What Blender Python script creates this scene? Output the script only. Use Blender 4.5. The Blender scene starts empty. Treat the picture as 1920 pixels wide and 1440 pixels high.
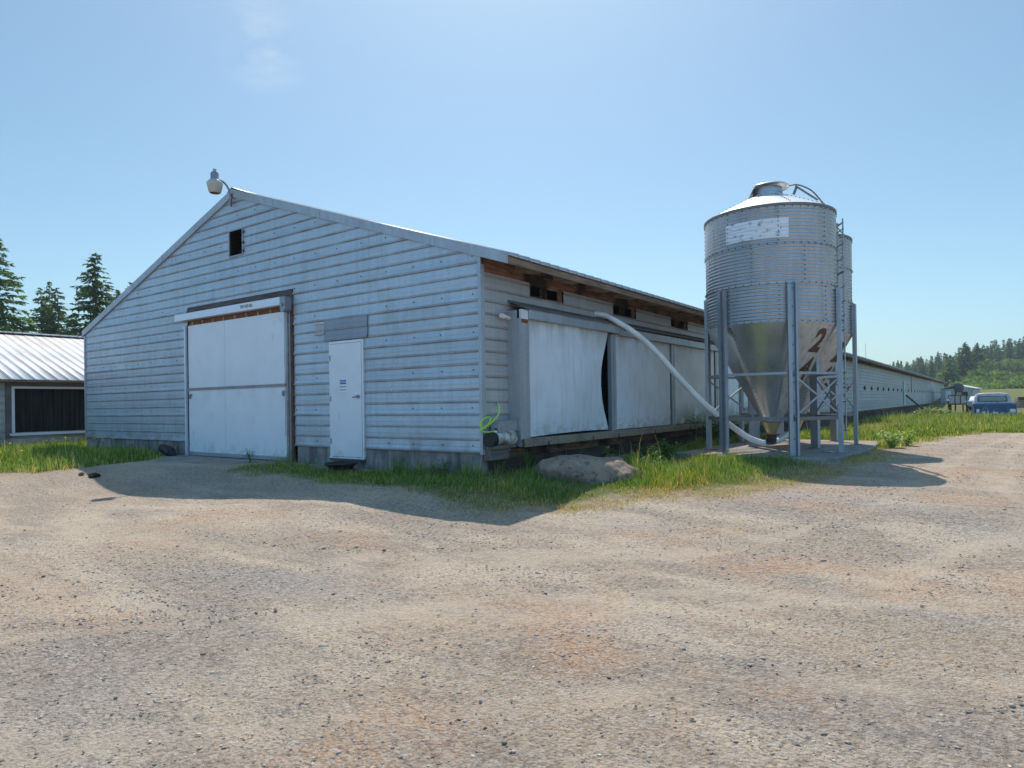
import bpy, bmesh, math, random
import numpy as np
from mathutils import Vector, Matrix
R = math.radians
SC = bpy.context.scene
COL = SC.collection
# ------------------------------------------------------------------ camera
cam = bpy.data.cameras.new('camera'); CAM = bpy.data.objects.new('camera', cam); COL.objects.link(CAM)
CX, CY, CZ, YAW, PITCH, ROLL, FPX, SY = 6.6588, -8.4076, 1.6, .6249, .0044, .0152, 1250.17, 30.7
CAM.matrix_world = Matrix.Translation((CX, CY, CZ)) @ Matrix.Rotation(YAW, 4, 'Z') @ Matrix.Rotation(math.pi/2+PITCH, 4, 'X') @ Matrix.Rotation(-ROLL, 4, 'Z')
cam.sensor_width = 36; cam.lens = FPX/1920*36; cam.shift_y = SY/1920
cam.clip_start = .05; cam.clip_end = 5000
SC.camera = CAM
# ------------------------------------------------------------------ light
SUN_EL, SUN_AZ = 57.0, -35.6        # azimuth clockwise from +Y
w = bpy.data.worlds.new('World'); SC.world = w; w.use_nodes = True
nt = w.node_tree; bg = nt.nodes['Background']
sky = nt.nodes.new('ShaderNodeTexSky'); sky.sky_type = 'NISHITA'; sky.sun_disc = False
sky.sun_elevation = R(SUN_EL); sky.sun_rotation = R(SUN_AZ)
sky.altitude = 100; sky.air_density = 1.0; sky.dust_density = 1.2; sky.ozone_density = 2.5
bg.inputs['Strength'].default_value = .15
# faint cirrus wisps, laid out by direction in the sky
tc = nt.nodes.new('ShaderNodeTexCoord'); mp = nt.nodes.new('ShaderNodeMapping'); mp.inputs['Scale'].default_value = (5, 5, 14)
nz = nt.nodes.new('ShaderNodeTexNoise'); nz.inputs['Scale'].default_value = 1.6; nz.inputs['Detail'].default_value = 7; nz.inputs['Roughness'].default_value = .62
nt.links.new(tc.outputs['Generated'], mp.inputs['Vector']); nt.links.new(mp.outputs['Vector'], nz.inputs['Vector'])
cr = nt.nodes.new('ShaderNodeValToRGB'); cr.color_ramp.elements[0].position = .44; cr.color_ramp.elements[1].position = .70
nt.links.new(nz.outputs['Fac'], cr.inputs['Fac'])
def skydir(u, v):
    a, b = u-960, (720+SY)-v
    d = Matrix.Rotation(YAW, 3, 'Z') @ Matrix.Rotation(math.pi/2+PITCH, 3, 'X') @ Matrix.Rotation(-ROLL, 3, 'Z') @ Vector((a/FPX, b/FPX, -1))
    return d.normalized()
dn = nt.nodes.new('ShaderNodeVectorMath'); dn.operation = 'DISTANCE'; dn.inputs[1].default_value = skydir(492, 84)
nt.links.new(tc.outputs['Generated'], dn.inputs[0])
mr = nt.nodes.new('ShaderNodeMapRange'); mr.inputs['From Min'].default_value = .066; mr.inputs['From Max'].default_value = .0; mr.inputs['To Max'].default_value = .62
nt.links.new(dn.outputs['Value'], mr.inputs['Value'])
mu = nt.nodes.new('ShaderNodeMath'); mu.operation = 'MULTIPLY'; nt.links.new(cr.outputs['Color'], mu.inputs[0]); nt.links.new(mr.outputs['Result'], mu.inputs[1])
mx = nt.nodes.new('ShaderNodeMixRGB'); mx.inputs['Color2'].default_value = (5.6, 6.2, 6.8, 1)
SUNV = (math.sin(R(SUN_AZ))*math.cos(R(SUN_EL)), math.cos(R(SUN_AZ))*math.cos(R(SUN_EL)), math.sin(R(SUN_EL)))
hz = nt.nodes.new('ShaderNodeMixRGB'); hz.blend_type = 'MULTIPLY'; hz.inputs['Fac'].default_value = 1; hz.inputs['Color2'].default_value = (.765, .915, .88, 1)
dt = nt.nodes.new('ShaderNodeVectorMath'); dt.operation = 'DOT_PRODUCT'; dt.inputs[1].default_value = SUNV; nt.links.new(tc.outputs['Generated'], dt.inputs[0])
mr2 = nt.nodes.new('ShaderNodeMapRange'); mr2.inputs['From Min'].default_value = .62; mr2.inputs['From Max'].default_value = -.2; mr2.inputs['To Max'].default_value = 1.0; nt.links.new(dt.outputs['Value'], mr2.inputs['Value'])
bk = nt.nodes.new('ShaderNodeMixRGB'); bk.inputs['Color2'].default_value = (.32/.15, .76/.15, 1.30/.15, 1)  # added blue fill: sky away from the sun made over-bright to lift shaded walls
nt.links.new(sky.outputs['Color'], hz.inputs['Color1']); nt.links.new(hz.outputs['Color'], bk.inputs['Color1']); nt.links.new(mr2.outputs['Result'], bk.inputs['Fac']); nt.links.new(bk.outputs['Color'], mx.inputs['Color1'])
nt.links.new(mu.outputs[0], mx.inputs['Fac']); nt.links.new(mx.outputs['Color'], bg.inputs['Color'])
sl = bpy.data.lights.new('sun', 'SUN'); sl.energy = 4.5; sl.angle = R(.5); sl.color = (1, .94, .85)
so = bpy.data.objects.new('sun', sl); COL.objects.link(so)
sd = Vector((math.sin(R(SUN_AZ))*math.cos(R(SUN_EL)), math.cos(R(SUN_AZ))*math.cos(R(SUN_EL)), math.sin(R(SUN_EL))))
so.rotation_euler = sd.to_track_quat('Z', 'Y').to_euler(); so.location = (0, 0, 60)
SC.view_settings.view_transform = 'Standard'; SC.view_settings.look = 'None'; SC.view_settings.exposure = 0; SC.view_settings.gamma = 1
SC.cycles.max_bounces = 6; SC.cycles.diffuse_bounces = 3; SC.cycles.glossy_bounces = 3; SC.cycles.transmission_bounces = 4; SC.cycles.transparent_max_bounces = 4
# ------------------------------------------------------------------ helpers
def tag(o, label=None, cat=None, group=None, kind=None):
    if label: o['label'] = label
    if cat: o['category'] = cat
    if group: o['group'] = group
    if kind: o['kind'] = kind
    return o
def thing(name, label, cat, loc=(0, 0, 0), rz=0, group=None):
    o = bpy.data.objects.new(name, None); COL.objects.link(o); o.empty_display_size = .2
    o.location = loc; o.rotation_euler = (0, 0, rz)
    return tag(o, label, cat, group)
def npmesh(name, V, F, mat=None, parent=None, smooth=False, cols=None, mats=None, midx=None):
    """V (n,3); F list of arrays each (m,k) of same k"""
    V = np.asarray(V, np.float32)
    if isinstance(F, np.ndarray): F = [F]
    F = [np.asarray(f, np.int32) for f in F if len(f)]
    me = bpy.data.meshes.new(name)
    me.vertices.add(len(V)); me.vertices.foreach_set('co', V.ravel())
    nl = sum(f.size for f in F); npol = sum(len(f) for f in F)
    me.loops.add(nl); me.polygons.add(npol)
    me.loops.foreach_set('vertex_index', np.concatenate([f.ravel() for f in F]))
    tot = np.concatenate([np.full(len(f), f.shape[1], np.int32) for f in F])
    st = np.concatenate([[0], np.cumsum(tot)[:-1]]).astype(np.int32)
    me.polygons.foreach_set('loop_start', st); me.polygons.foreach_set('loop_total', tot)
    if smooth: me.polygons.foreach_set('use_smooth', np.ones(npol, bool))
    if mats:
        for m in mats: me.materials.append(m)
        if midx is not None: me.polygons.foreach_set('material_index', np.asarray(midx, np.int32))
    elif mat: me.materials.append(mat)
    if cols is not None:
        at = me.color_attributes.new('Col', 'FLOAT_COLOR', 'POINT')
        c = np.ones((len(V), 4), np.float32); c[:, :cols.shape[1]] = cols
        at.data.foreach_set('color', c.ravel())
    me.update(calc_edges=True); me.validate()
    o = bpy.data.objects.new(name, me); COL.objects.link(o)
    if parent: o.parent = parent
    return o
class MB:
    def __init__(s): s.v = []; s.f = []
    def add(s, v, f):
        n = len(s.v); s.v += [tuple(p) for p in v]; s.f += [tuple(i+n for i in q) for q in f]; return s
    def box(s, a, b, rot=None, c=None):
        x0, y0, z0 = a; x1, y1, z1 = b
        v = [(x0,y0,z0),(x1,y0,z0),(x1,y1,z0),(x0,y1,z0),(x0,y0,z1),(x1,y0,z1),(x1,y1,z1),(x0,y1,z1)]
        if rot is not None: v = [tuple(Vector(c)+rot @ (Vector(p)-Vector(c))) for p in v]
        return s.add(v, [(0,3,2,1),(4,5,6,7),(0,1,5,4),(1,2,6,5),(2,3,7,6),(3,0,4,7)])
    def beam(s, p, q, wx, wz, up=(0, 0, 1)):
        p, q = Vector(p), Vector(q); d = (q-p).normalized(); sx = d.cross(Vector(up))
        if sx.length < 1e-4: sx = Vector((1, 0, 0))
        sx.normalize(); u = sx.cross(d).normalized()
        v = []
        for e in (p, q):
            for i, j in ((-1,-1),(1,-1),(1,1),(-1,1)): v.append(tuple(e+sx*i*wx/2+u*j*wz/2))
        return s.add(v, [(0,1,2,3),(7,6,5,4),(0,4,5,1),(1,5,6,2),(2,6,7,3),(3,7,4,0)])
    def tube(s, pts, r, n=10, cap=True):
        P = [Vector(p) for p in pts]; rr = r if isinstance(r, (list, tuple)) else [r]*len(P)
        ref = None; v = []
        for i, p in enumerate(P):
            d = (P[min(i+1, len(P)-1)]-P[max(i-1, 0)])
            d = d.normalized() if d.length > 1e-9 else Vector((0, 0, 1))
            if ref is None: ref = d.orthogonal().normalized()
            ref = (ref-d*ref.dot(d)).normalized(); b = d.cross(ref)
            for k in range(n):
                a = 2*math.pi*k/n; v.append(tuple(p+(ref*math.cos(a)+b*math.sin(a))*rr[i]))
        f = [(i*n+k, i*n+(k+1) % n, (i+1)*n+(k+1) % n, (i+1)*n+k) for i in range(len(P)-1) for k in range(n)]
        if cap: f += [tuple(range(n-1, -1, -1)), tuple((len(P)-1)*n+k for k in range(n))]
        return s.add(v, f)
    def lathe(s, prof, n=32, c=(0, 0, 0), capb=False, capt=False):
        v = []; f = []
        for r, z in prof:
            for k in range(n):
                a = 2*math.pi*k/n; v.append((c[0]+r*math.cos(a), c[1]+r*math.sin(a), c[2]+z))
        for i in range(len(prof)-1):
            for k in range(n): f.append((i*n+k, i*n+(k+1) % n, (i+1)*n+(k+1) % n, (i+1)*n+k))
        if capb: f.append(tuple(range(n-1, -1, -1)))
        if capt: f.append(tuple((len(prof)-1)*n+k for k in range(n)))
        return s.add(v, f)
    def prism(s, poly, z0, z1, fn=None):
        n = len(poly); v = [(x, y, z0) for x, y in poly]+[(x, y, z1) for x, y in poly]
        if fn: v = [fn(*p) for p in v]
        return s.add(v, [tuple(range(n-1, -1, -1)), tuple(range(n, 2*n))]+[(i, (i+1) % n, n+(i+1) % n, n+i) for i in range(n)])
    def build(s, name, mat, parent=None, smooth=False, bev=0):
        me = bpy.data.meshes.new(name); me.from_pydata(s.v, [], s.f)
        bm = bmesh.new(); bm.from_mesh(me); bmesh.ops.recalc_face_normals(bm, faces=bm.faces)
        if bev: bmesh.ops.bevel(bm, geom=list(bm.edges), offset=bev, segments=1, affect='EDGES', clamp_overlap=True)
        bm.to_mesh(me); bm.free()
        me.materials.append(mat)
        if smooth:
            for p in me.polygons: p.use_smooth = True
            try: me.set_sharp_from_angle(angle=R(38))
            except Exception: pass
        o = bpy.data.objects.new(name, me); COL.objects.link(o)
        if parent: o.parent = parent
        return o
def box(name, a, b, mat, parent=None, bev=0): return MB().box(a, b).build(name, mat, parent, bev=bev)
def spline(pts, k=8):
    P = [Vector(p) for p in pts]; P = [2*P[0]-P[1]]+P+[2*P[-1]-P[-2]]; out = []
    for i in range(1, len(P)-2):
        for j in range(k):
            t = j/k; a, b, c, d = P[i-1:i+3]
            out.append(.5*((2*b)+(c-a)*t+(2*a-5*b+4*c-d)*t*t+(3*b-a-3*c+d)*t**3))
    out.append(P[-2]); return out
# value noise, vectorised
_rs = np.random.RandomState(3); _T = _rs.rand(256, 256)
def vnoise(x, y, s=1.):
    x = np.asarray(x)*s; y = np.asarray(y)*s
    xi = np.floor(x).astype(int); yi = np.floor(y).astype(int); fx = x-xi; fy = y-yi
    fx = fx*fx*(3-2*fx); fy = fy*fy*(3-2*fy); g = lambda a, b: _T[a % 256, b % 256]
    return (g(xi, yi)*(1-fx)+g(xi+1, yi)*fx)*(1-fy)+(g(xi, yi+1)*(1-fx)+g(xi+1, yi+1)*fx)*fy
def fbm(x, y, s=1., o=4):
    r = 0; a = .5
    for i in range(o): r = r+a*vnoise(x+17*i, y+31*i, s*2**i); a *= .5
    return r
# ------------------------------------------------------------------ materials
class M:
    def __init__(s, name, rough=.7, metal=0, spec=.5):
        s.m = bpy.data.materials.new(name); s.m.use_nodes = True; s.t = s.m.node_tree
        s.b = s.t.nodes['Principled BSDF']; s.b.inputs['Roughness'].default_value = rough; s.b.inputs['Metallic'].default_value = metal
        s.b.inputs['Specular IOR Level'].default_value = spec; s._c = None
    def n(s, k, **kw):
        x = s.t.nodes.new(k)
        for a, b in kw.items(): setattr(x, a, b)
        return x
    def l(s, a, b): s.t.links.new(a, b)
    def coord(s, scale=(1, 1, 1), kind='Object', loc=(0, 0, 0)):
        if kind == 'World': o = s.n('ShaderNodeNewGeometry').outputs['Position']
        else: o = s.n('ShaderNodeTexCoord').outputs[kind]
        mp = s.n('ShaderNodeMapping'); mp.inputs['Scale'].default_value = scale; mp.inputs['Location'].default_value = loc
        s.l(o, mp.inputs['Vector']); return mp.outputs['Vector']
    def noise(s, sc=5, det=4, scale=(1, 1, 1), rough=.55, kind='World', dist=0, loc=(0, 0, 0)):
        x = s.n('ShaderNodeTexNoise'); x.inputs['Scale'].default_value = sc; x.inputs['Detail'].default_value = det; x.inputs['Roughness'].default_value = rough
        x.inputs['Distortion'].default_value = dist; s.l(s.coord(scale, kind, loc), x.inputs['Vector']); return x.outputs['Fac']
    def vor(s, sc=5, out='Distance', scale=(1, 1, 1), kind='World', feat='F1', rnd=1.):
        x = s.n('ShaderNodeTexVoronoi'); x.feature = feat; x.inputs['Scale'].default_value = sc; x.inputs['Randomness'].default_value = rnd; s.l(s.coord(scale, kind), x.inputs['Vector']); return x.outputs[out]
    def ramp(s, fac, a, b, lo=0., hi=1.):
        x = s.n('ShaderNodeMapRange'); x.clamp = True
        for i, v in zip(('From Min', 'From Max', 'To Min', 'To Max'), (a, b, lo, hi)): x.inputs[i].default_value = v
        s.l(fac, x.inputs['Value']); return x.outputs['Result']
    def math(s, op, a, b=None):
        x = s.n('ShaderNodeMath', operation=op)
        for i, q in enumerate((a, b)):
            if q is None: continue
            if isinstance(q, (int, float)): x.inputs[i].default_value = q
            else: s.l(q, x.inputs[i])
        return x.outputs[0]
    def sep(s, v):
        x = s.n('ShaderNodeSeparateXYZ'); s.l(v, x.inputs[0]); return x.outputs
    def mix(s, fac, c1, c2, mode='MIX'):
        x = s.n('ShaderNodeMixRGB', blend_type=mode)
        for i, q in zip(('Fac', 'Color1', 'Color2'), (fac, c1, c2)):
            if isinstance(q, (int, float)): x.inputs[i].default_value = q
            elif isinstance(q, tuple): x.inputs[i].default_value = (*q, 1)
            else: s.l(q, x.inputs[i])
        return x.outputs['Color']
    def color(s, c):
        if isinstance(c, tuple): s.b.inputs['Base Color'].default_value = (*c, 1)
        else: s.l(c, s.b.inputs['Base Color'])
        return s
    def rough(s, r): s.l(r, s.b.inputs['Roughness']); return s
    def bump(s, h, strength=.3, dist=.01):
        x = s.n('ShaderNodeBump'); x.inputs['Strength'].default_value = strength; x.inputs['Distance'].default_value = dist
        s.l(h, x.inputs['Height']); s.l(x.outputs['Normal'], s.b.inputs['Normal']); return s
def plain(name, c, rough=.7, metal=0, var=.15, sc=6, spec=.5, c2=None, bump=0):
    m = M(name, rough, metal, spec); f = m.ramp(m.noise(sc, 5), .3, .7)
    d = c2 or tuple(q*(1-var) for q in c)
    m.color(m.mix(f, c, d))
    if bump: m.bump(m.noise(sc*6, 4), bump, .01)
    return m.m
def galv(name, base, dark, metal=.55, rough=.42, streak=.5, row=None, dirt=(.20, .15, .11), spangle=.12, panels=None):
    m = M(name, rough, metal)
    c = m.mix(m.ramp(m.noise(1.3, 5), .3, .7), base, dark)
    st = m.ramp(m.noise(1.2, 5, scale=(7, 7, .45)), .45, .75, 0, streak)
    c = m.mix(st, c, tuple(q*.62 for q in base))
    sp = m.vor(38, 'Color'); bw = m.n('ShaderNodeRGBToBW'); m.l(sp, bw.inputs[0])
    c = m.mix(m.ramp(bw.outputs[0], 0, 1, 0, spangle*2), c, tuple(min(1, q*1.5) for q in base))
    if panels:
        ax, pw, ph, z0 = panels
        P = m.sep(m.coord(kind='World'))
        cx = m.math('FLOOR', m.math('DIVIDE', P[ax], pw)); cz = m.math('FLOOR', m.math('DIVIDE', m.math('SUBTRACT', P[2], z0), ph))
        cb = m.n('ShaderNodeCombineXYZ'); m.l(cx, cb.inputs[0]); m.l(cz, cb.inputs[1])
        wn = m.n('ShaderNodeTexWhiteNoise', noise_dimensions='2D'); m.l(cb.outputs[0], wn.inputs['Vector'])
        c = m.mix(m.ramp(wn.outputs['Value'], 0, 1, 0, .34), c, tuple(q*.55 for q in base))
        fx = m.math('FRACT', m.math('DIVIDE', m.math('ADD', P[ax], 32.6+.5), 3.05)); c = m.mix(m.math('MULTIPLY', m.math('LESS_THAN', fx, .004), .3), c, tuple(q*.25 for q in base))
        c = m.mix(m.math('MULTIPLY', m.ramp(P[2], z0, z0+.5, .8, 0), m.ramp(m.noise(2.2, 7, loc=(4, 4, 4)), .45, .7)), c, (.25, .21, .17))
        c = m.mix(m.ramp(m.noise(.8, 7, scale=(1.5, 1.5, .6), loc=(9, 1, 0)), .60, .74, 0, .45), c, (.27, .23, .19))
    if row:
        z0, pitch = row
        P = m.sep(m.coord(kind='World'))
        fr = m.math('FRACT', m.math('DIVIDE', m.math('SUBTRACT', P[2], z0), pitch))
        a = m.ramp(fr, .93, 1, 0, 1); b = m.ramp(fr, .0, .26, 1, 0)
        band = m.math('MAXIMUM', a, b)
        nzz = m.ramp(m.noise(1.1, 5, scale=(1.5, 1.5, 4)), .3, .65, .12, .85)
        c = m.mix(m.math('MULTIPLY', band, nzz), c, dirt)
    m.color(c)
    m.rough(m.ramp(m.noise(3, 5, scale=(3, 3, 1)), .3, .7, rough-.1, rough+.14))
    m.bump(m.noise(2.2, 3, scale=(1, 1, 3)), .12, .01)
    return m.m
MAT = {}
MAT['siding_front'] = galv('galvanized_siding', (.49, .555, .60), (.40, .45, .49), metal=.45, rough=.45, row=(.80, .205), panels=(0, 3.05, .615, .80))
MAT['siding_side'] = galv('weathered_aluminium_siding', (.50, .49, .47), (.43, .415, .39), metal=.2, rough=.55, row=(.80, .205), dirt=(.24, .18, .13), spangle=.05, panels=(1, 3.2, .615, .8))
MAT['patch'] = galv('dark_patch_sheet', (.27, .29, .33), (.23, .25, .28), metal=.3, streak=.3)
MAT['trim'] = galv('galvanized_trim', (.40, .42, .44), (.32, .335, .35), metal=.4, streak=.5)
MAT['trim_blue'] = galv('weathered_header_beam', (.47, .50, .52), (.30, .32, .33), metal=.45, rough=.4, streak=.95)
MAT['panel'] = galv('weathered_flat_sheet', (.40, .41, .42), (.33, .34, .345), metal=.35, streak=.6)
MAT['silo'] = galv('silo_galvanized', (.46, .47, .48), (.36, .37, .38), metal=.65, rough=.36, streak=.75, dirt=(.2, .2, .17))
MAT['leg'] = galv('silo_leg_steel', (.36, .38, .40), (.27, .29, .31), metal=.6, rough=.45, streak=.4)
MAT['brace'] = galv('brace_steel', (.22, .21, .20), (.15, .14, .13), metal=.5, rough=.5)
MAT['roofmetal'] = galv('roof_sheet', (.62, .62, .62), (.50, .49, .47), metal=.4, rough=.42, streak=.3)
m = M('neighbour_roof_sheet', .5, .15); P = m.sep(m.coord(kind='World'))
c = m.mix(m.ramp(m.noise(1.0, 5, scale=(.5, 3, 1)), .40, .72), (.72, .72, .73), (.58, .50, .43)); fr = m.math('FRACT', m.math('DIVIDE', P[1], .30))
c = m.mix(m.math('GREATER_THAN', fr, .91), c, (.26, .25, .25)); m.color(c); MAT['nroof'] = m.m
def wood(name, a, b, g=(1.5, 12, 12), rough=.85):
    m = M(name, rough, 0, .25)
    c = m.mix(m.ramp(m.noise(2.2, 6, scale=g), .3, .7), a, b)
    c = m.mix(m.ramp(m.noise(1.2, 4), .5, .75, 0, .7), c, tuple(q*.4 for q in b))
    m.color(c); m.bump(m.noise(4, 5, scale=g), .5, .01); return m.m
m = M('rotten_brown_wood', .9, 0, .15); c = m.mix(m.ramp(m.noise(2.5, 7, scale=(6, .8, 8)), .35, .65), (.27, .145, .09), (.15, .085, .058))
c = m.mix(m.ramp(m.noise(.9, 6, scale=(1, 1, 1.5)), .48, .60, 0, .9), c, (.022, .017, .015)); c = m.mix(m.ramp(m.noise(5, 6, scale=(1, .5, 4)), .60, .70, 0, .7), c, (.40, .30, .22))
m.color(c); m.bump(m.noise(4, 6, scale=(6, 1, 9)), .8, .015); MAT['wood_dark'] = m.m
MAT['wood_door'] = wood('bare_header_wood', (.15, .115, .10), (.07, .05, .045), g=(1.2, 10, 14))
MAT['wood_light'] = wood('pale_rafter_wood', (.42, .33, .24), (.17, .125, .09))
MAT['wood_tan'] = wood('tan_eave_board', (.36, .25, .18), (.20, .13, .095), g=(9, 1, 9))
MAT['wood_beam'] = wood('weathered_grey_beam', (.20, .175, .155), (.12, .10, .085), g=(9, .8, 9))
MAT['orange_wood'] = wood('orange_primer_wood', (.27, .09, .035), (.15, .05, .02), g=(1, 8, 8))
m = M('foundation_concrete', .9, 0, .2); c = m.mix(m.ramp(m.noise(3, 6), .35, .65), (.33, .31, .285), (.18, .165, .15))
c = m.mix(m.ramp(m.noise(1.3, 6, scale=(4, 4, .8)), .45, .65, 0, .75), c, (.09, .08, .065)); m.color(c); m.bump(m.noise(22, 5), .5, .01); MAT['found'] = m.m
m = M('dark_footing', .95, 0, .1); c = m.mix(m.ramp(m.noise(1.6, 6, scale=(1, 1, 2)), .4, .65), (.11, .085, .065), (.045, .037, .03)); m.color(c); m.bump(m.noise(9, 5), .6, .02); MAT['footing'] = m.m
m = M('pad_concrete', .9, 0, .2); c = m.mix(m.ramp(m.noise(2, 6), .35, .65), (.33, .315, .295), (.22, .205, .19))
c = m.mix(m.ramp(m.noise(1.1, 6, loc=(3, 1, 0)), .46, .60, 0, .8), c, (.36, .25, .16)); c = m.mix(m.ramp(m.noise(7, 6), .55, .65, 0, .6), c, (.16, .13, .10)); m.color(c); m.bump(m.noise(40, 5), .4, .005); MAT['pad'] = m.m
m = M('white_door_paint', .42, 0, .45); c = m.mix(m.ramp(m.noise(2, 5), .3, .7), (.74, .75, .77), (.68, .69, .71))
P = m.sep(m.coord(kind='World')); lo = m.ramp(P[2], .55, .95, 1, 0)
c = m.mix(m.math('MULTIPLY', lo, m.ramp(m.noise(5, 7), .5, .8)), c, (.40, .35, .30))
c = m.mix(m.ramp(m.noise(5, 6, scale=(1, 1, .5)), .64, .78, 0, .5), c, (.45, .42, .38)); mz = m.math('ABSOLUTE', m.math('SUBTRACT', P[2], 1.95)); c = m.mix(m.math('MULTIPLY', m.ramp(mz, 0, .45, .22, 0), m.ramp(m.noise(3, 7, loc=(2, 2, 2)), .48, .68)), c, (.42, .38, .34)); m.color(c); MAT['door'] = m.m
MAT['white'] = plain('white_painted_metal', (.72, .75, .80), .35, .1, .06)
MAT['black'] = plain('black_rubber', (.018, .018, .02), .6, 0, .4, 9)
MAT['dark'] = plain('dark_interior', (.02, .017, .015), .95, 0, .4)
MAT['bolt'] = plain('bolt_heads', (.07, .07, .075), .5, .6, .3)
MAT['dropping'] = plain('bird_dropping', (.75, .75, .73), .8)
MAT['rust'] = plain('rusty_steel', (.20, .075, .045), .85, .2, .5, 8, c2=(.05, .03, .025), bump=.3)
MAT['steel'] = plain('dull_steel', (.35, .35, .35), .4, .7, .3)
MAT['pvc'] = plain('white_pvc_pipe', (.82, .80, .76), .4, 0, .12, 3, c2=(.64, .60, .54))
m = M('stained_pvc', .5, 0, .4); c = m.mix(m.ramp(m.noise(7, 6), .42, .62), (.60, .58, .53), (.22, .18, .13)); m.color(c); MAT['pvc_old'] = m.m
MAT['block'] = plain('grey_concrete_block', (.36, .35, .34), .9, 0, .3, 12, bump=.3)
MAT['red'] = plain('red_valve_handle', (.35, .03, .03), .4)
MAT['lime'] = plain('lime_green_hose', (.45, .78, .06), .35, 0, .05)
MAT['blue_sign'] = plain('blue_sign_header', (.03, .09, .38), .5, 0, .03)
MAT['sign_white'] = plain('white_sign_sheet', (.8, .8, .8), .5, 0, .03)
MAT['ink'] = plain('black_sign_lettering', (.03, .03, .035), .6, 0, .03)
MAT['inkw'] = plain('white_sign_lettering', (.8, .8, .8), .6, 0, .03)
MAT['lamp_metal'] = plain('lamp_housing_grey', (.30, .31, .33), .45, .5, .2)
MAT['lamp_glass'] = plain('frosted_lamp_refractor', (.50, .45, .38), .25, 0, .15, 10)
MAT['brown_paint'] = plain('brown_number_paint', (.085, .042, .028), .6, 0, .25, 8)
m = M('cream_weathered_cone', .6, .0, .4); c = m.mix(m.ramp(m.noise(2.4, 5), .35, .65), (.55, .49, .42), (.42, .38, .33))
c = m.mix(m.ramp(m.noise(2, 6, scale=(5, 5, 1)), .5, .7, 0, .6), c, (.22, .17, .13)); m.color(c); MAT['cream'] = m.m
m = M('faded_white_panel', .6, .1, .4); c = m.mix(m.ramp(m.noise(9, 6), .57, .68), (.80, .81, .83), (.26, .28, .26))
c = m.mix(m.ramp(m.noise(3, 4, scale=(1, 1, 14)), .5, .7, 0, .55), c, (.40, .43, .46)); m.color(c); MAT['faded'] = m.m
m = M('yellowed_boot', .35, 0, .5); c = m.mix(m.ramp(m.noise(8, 4, scale=(1, 1, .5)), .35, .7), (.52, .36, .15), (.36, .25, .13)); m.color(c)
m.b.inputs['Transmission Weight'].default_value = .15; MAT['boot'] = m.m
m = M('bare_galvanized_cone', .30, .8); c = m.mix(m.ramp(m.noise(1.6, 5), .3, .7), (.72, .75, .76), (.56, .585, .59))
c = m.mix(m.ramp(m.noise(2, 5, scale=(6, 6, .6)), .5, .75, 0, .35), c, (.34, .33, .30)); m.color(c); m.bump(m.noise(2, 2), .25, .03); MAT['cone'] = m.m
MAT['silo_roof'] = plain('white_silo_roof', (.74, .73, .71), .4, .2, .07, 3)
# curtain tarp
m = M('white_tarp', .5, 0, .35)
c = m.mix(m.ramp(m.noise(1.5, 5), .3, .7), (.76, .77, .79), (.66, .66, .66))
c = m.mix(m.ramp(m.noise(2.0, 6, scale=(2, 5, .7)), .50, .75, 0, .38), c, (.40, .39, .38))
P = m.sep(m.coord(kind='World'))
c = m.mix(m.math('MULTIPLY', m.ramp(P[2], 1.0, 1.30, .6, 0), m.ramp(m.noise(5, 6, scale=(1, 1, 1.5)), .42, .62)), c, (.16, .17, .12))
alg = m.math('MULTIPLY', m.math('MULTIPLY', m.ramp(P[1], 6.5, 8.2), m.ramp(P[2], 1.0, 1.6, 1, 0)), m.ramp(m.noise(3, 5), .3, .5))
c = m.mix(alg, c, (.13, .15, .045))
tp = m.math('MULTIPLY', m.ramp(P[2], 2.5, 3.05, 0, .8), m.ramp(m.noise(3, 5, scale=(1, 1, .5)), .35, .7)); c = m.mix(tp, c, (.34, .29, .23))
m.color(c); wr = m.noise(3.2, 4, scale=(1, 1.3, 1.0), dist=.6)
m.bump(wr, .35, .03); MAT['tarp'] = m.m
# ground
m = M('dirt_and_gravel', .95, 0, .15)
big = m.noise(.30, 6, rough=.6, scale=(.7, 1.3, 1)); mid = m.noise(1.0, 7, loc=(7, 2, 0), scale=(.55, 1.5, 1), dist=.4); fine = m.noise(26, 6, rough=.7)
c = m.mix(m.ramp(big, .38, .60), (.555, .405, .28), (.41, .32, .235))
c = m.mix(m.ramp(mid, .46, .58, 0, .85), c, (.67, .53, .385))
c = m.mix(m.ramp(m.noise(.7, 6, loc=(31, 9, 0), scale=(.6, 1.4, 1)), .50, .60, 0, .7), c, (.28, .225, .18))
c = m.mix(m.ramp(m.noise(.55, 5, loc=(11, 5, 0)), .53, .66, 0, .75), c, (.58, .32, .175))
c = m.mix(m.ramp(m.noise(.42, 6, loc=(-5, 15, 0), scale=(.7, 1.3, 1)), .52, .66, 0, .65), c, (.36, .34, .33))
va = m.n('ShaderNodeVertexColor', layer_name='Col'); vs = m.n('ShaderNodeSeparateColor'); m.l(va.outputs['Color'], vs.inputs[0]); trk_ = m.math('MULTIPLY', va.outputs['Alpha'], m.ramp(m.noise(1.6, 5, loc=(6, 6, 0)), .36, .62, .0, .55))
c = m.mix(vs.outputs['Blue'], c, (.38, .27, .185))
sp1 = m.vor(55, 'Color'); b1 = m.n('ShaderNodeRGBToBW'); m.l(sp1, b1.inputs[0])
c = m.mix(m.ramp(b1.outputs[0], .40, .90, .0, .75), c, (.17, .14, .12))
g2 = m.vor(30, 'Color'); b2 = m.n('ShaderNodeRGBToBW'); m.l(g2, b2.inputs[0])
c = m.mix(m.ramp(b2.outputs[0], .55, .9, .0, .6), c, (.56, .48, .40))
c = m.mix(m.ramp(fine, .46, .62, .0, .55), c, (.60, .50, .41))
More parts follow.
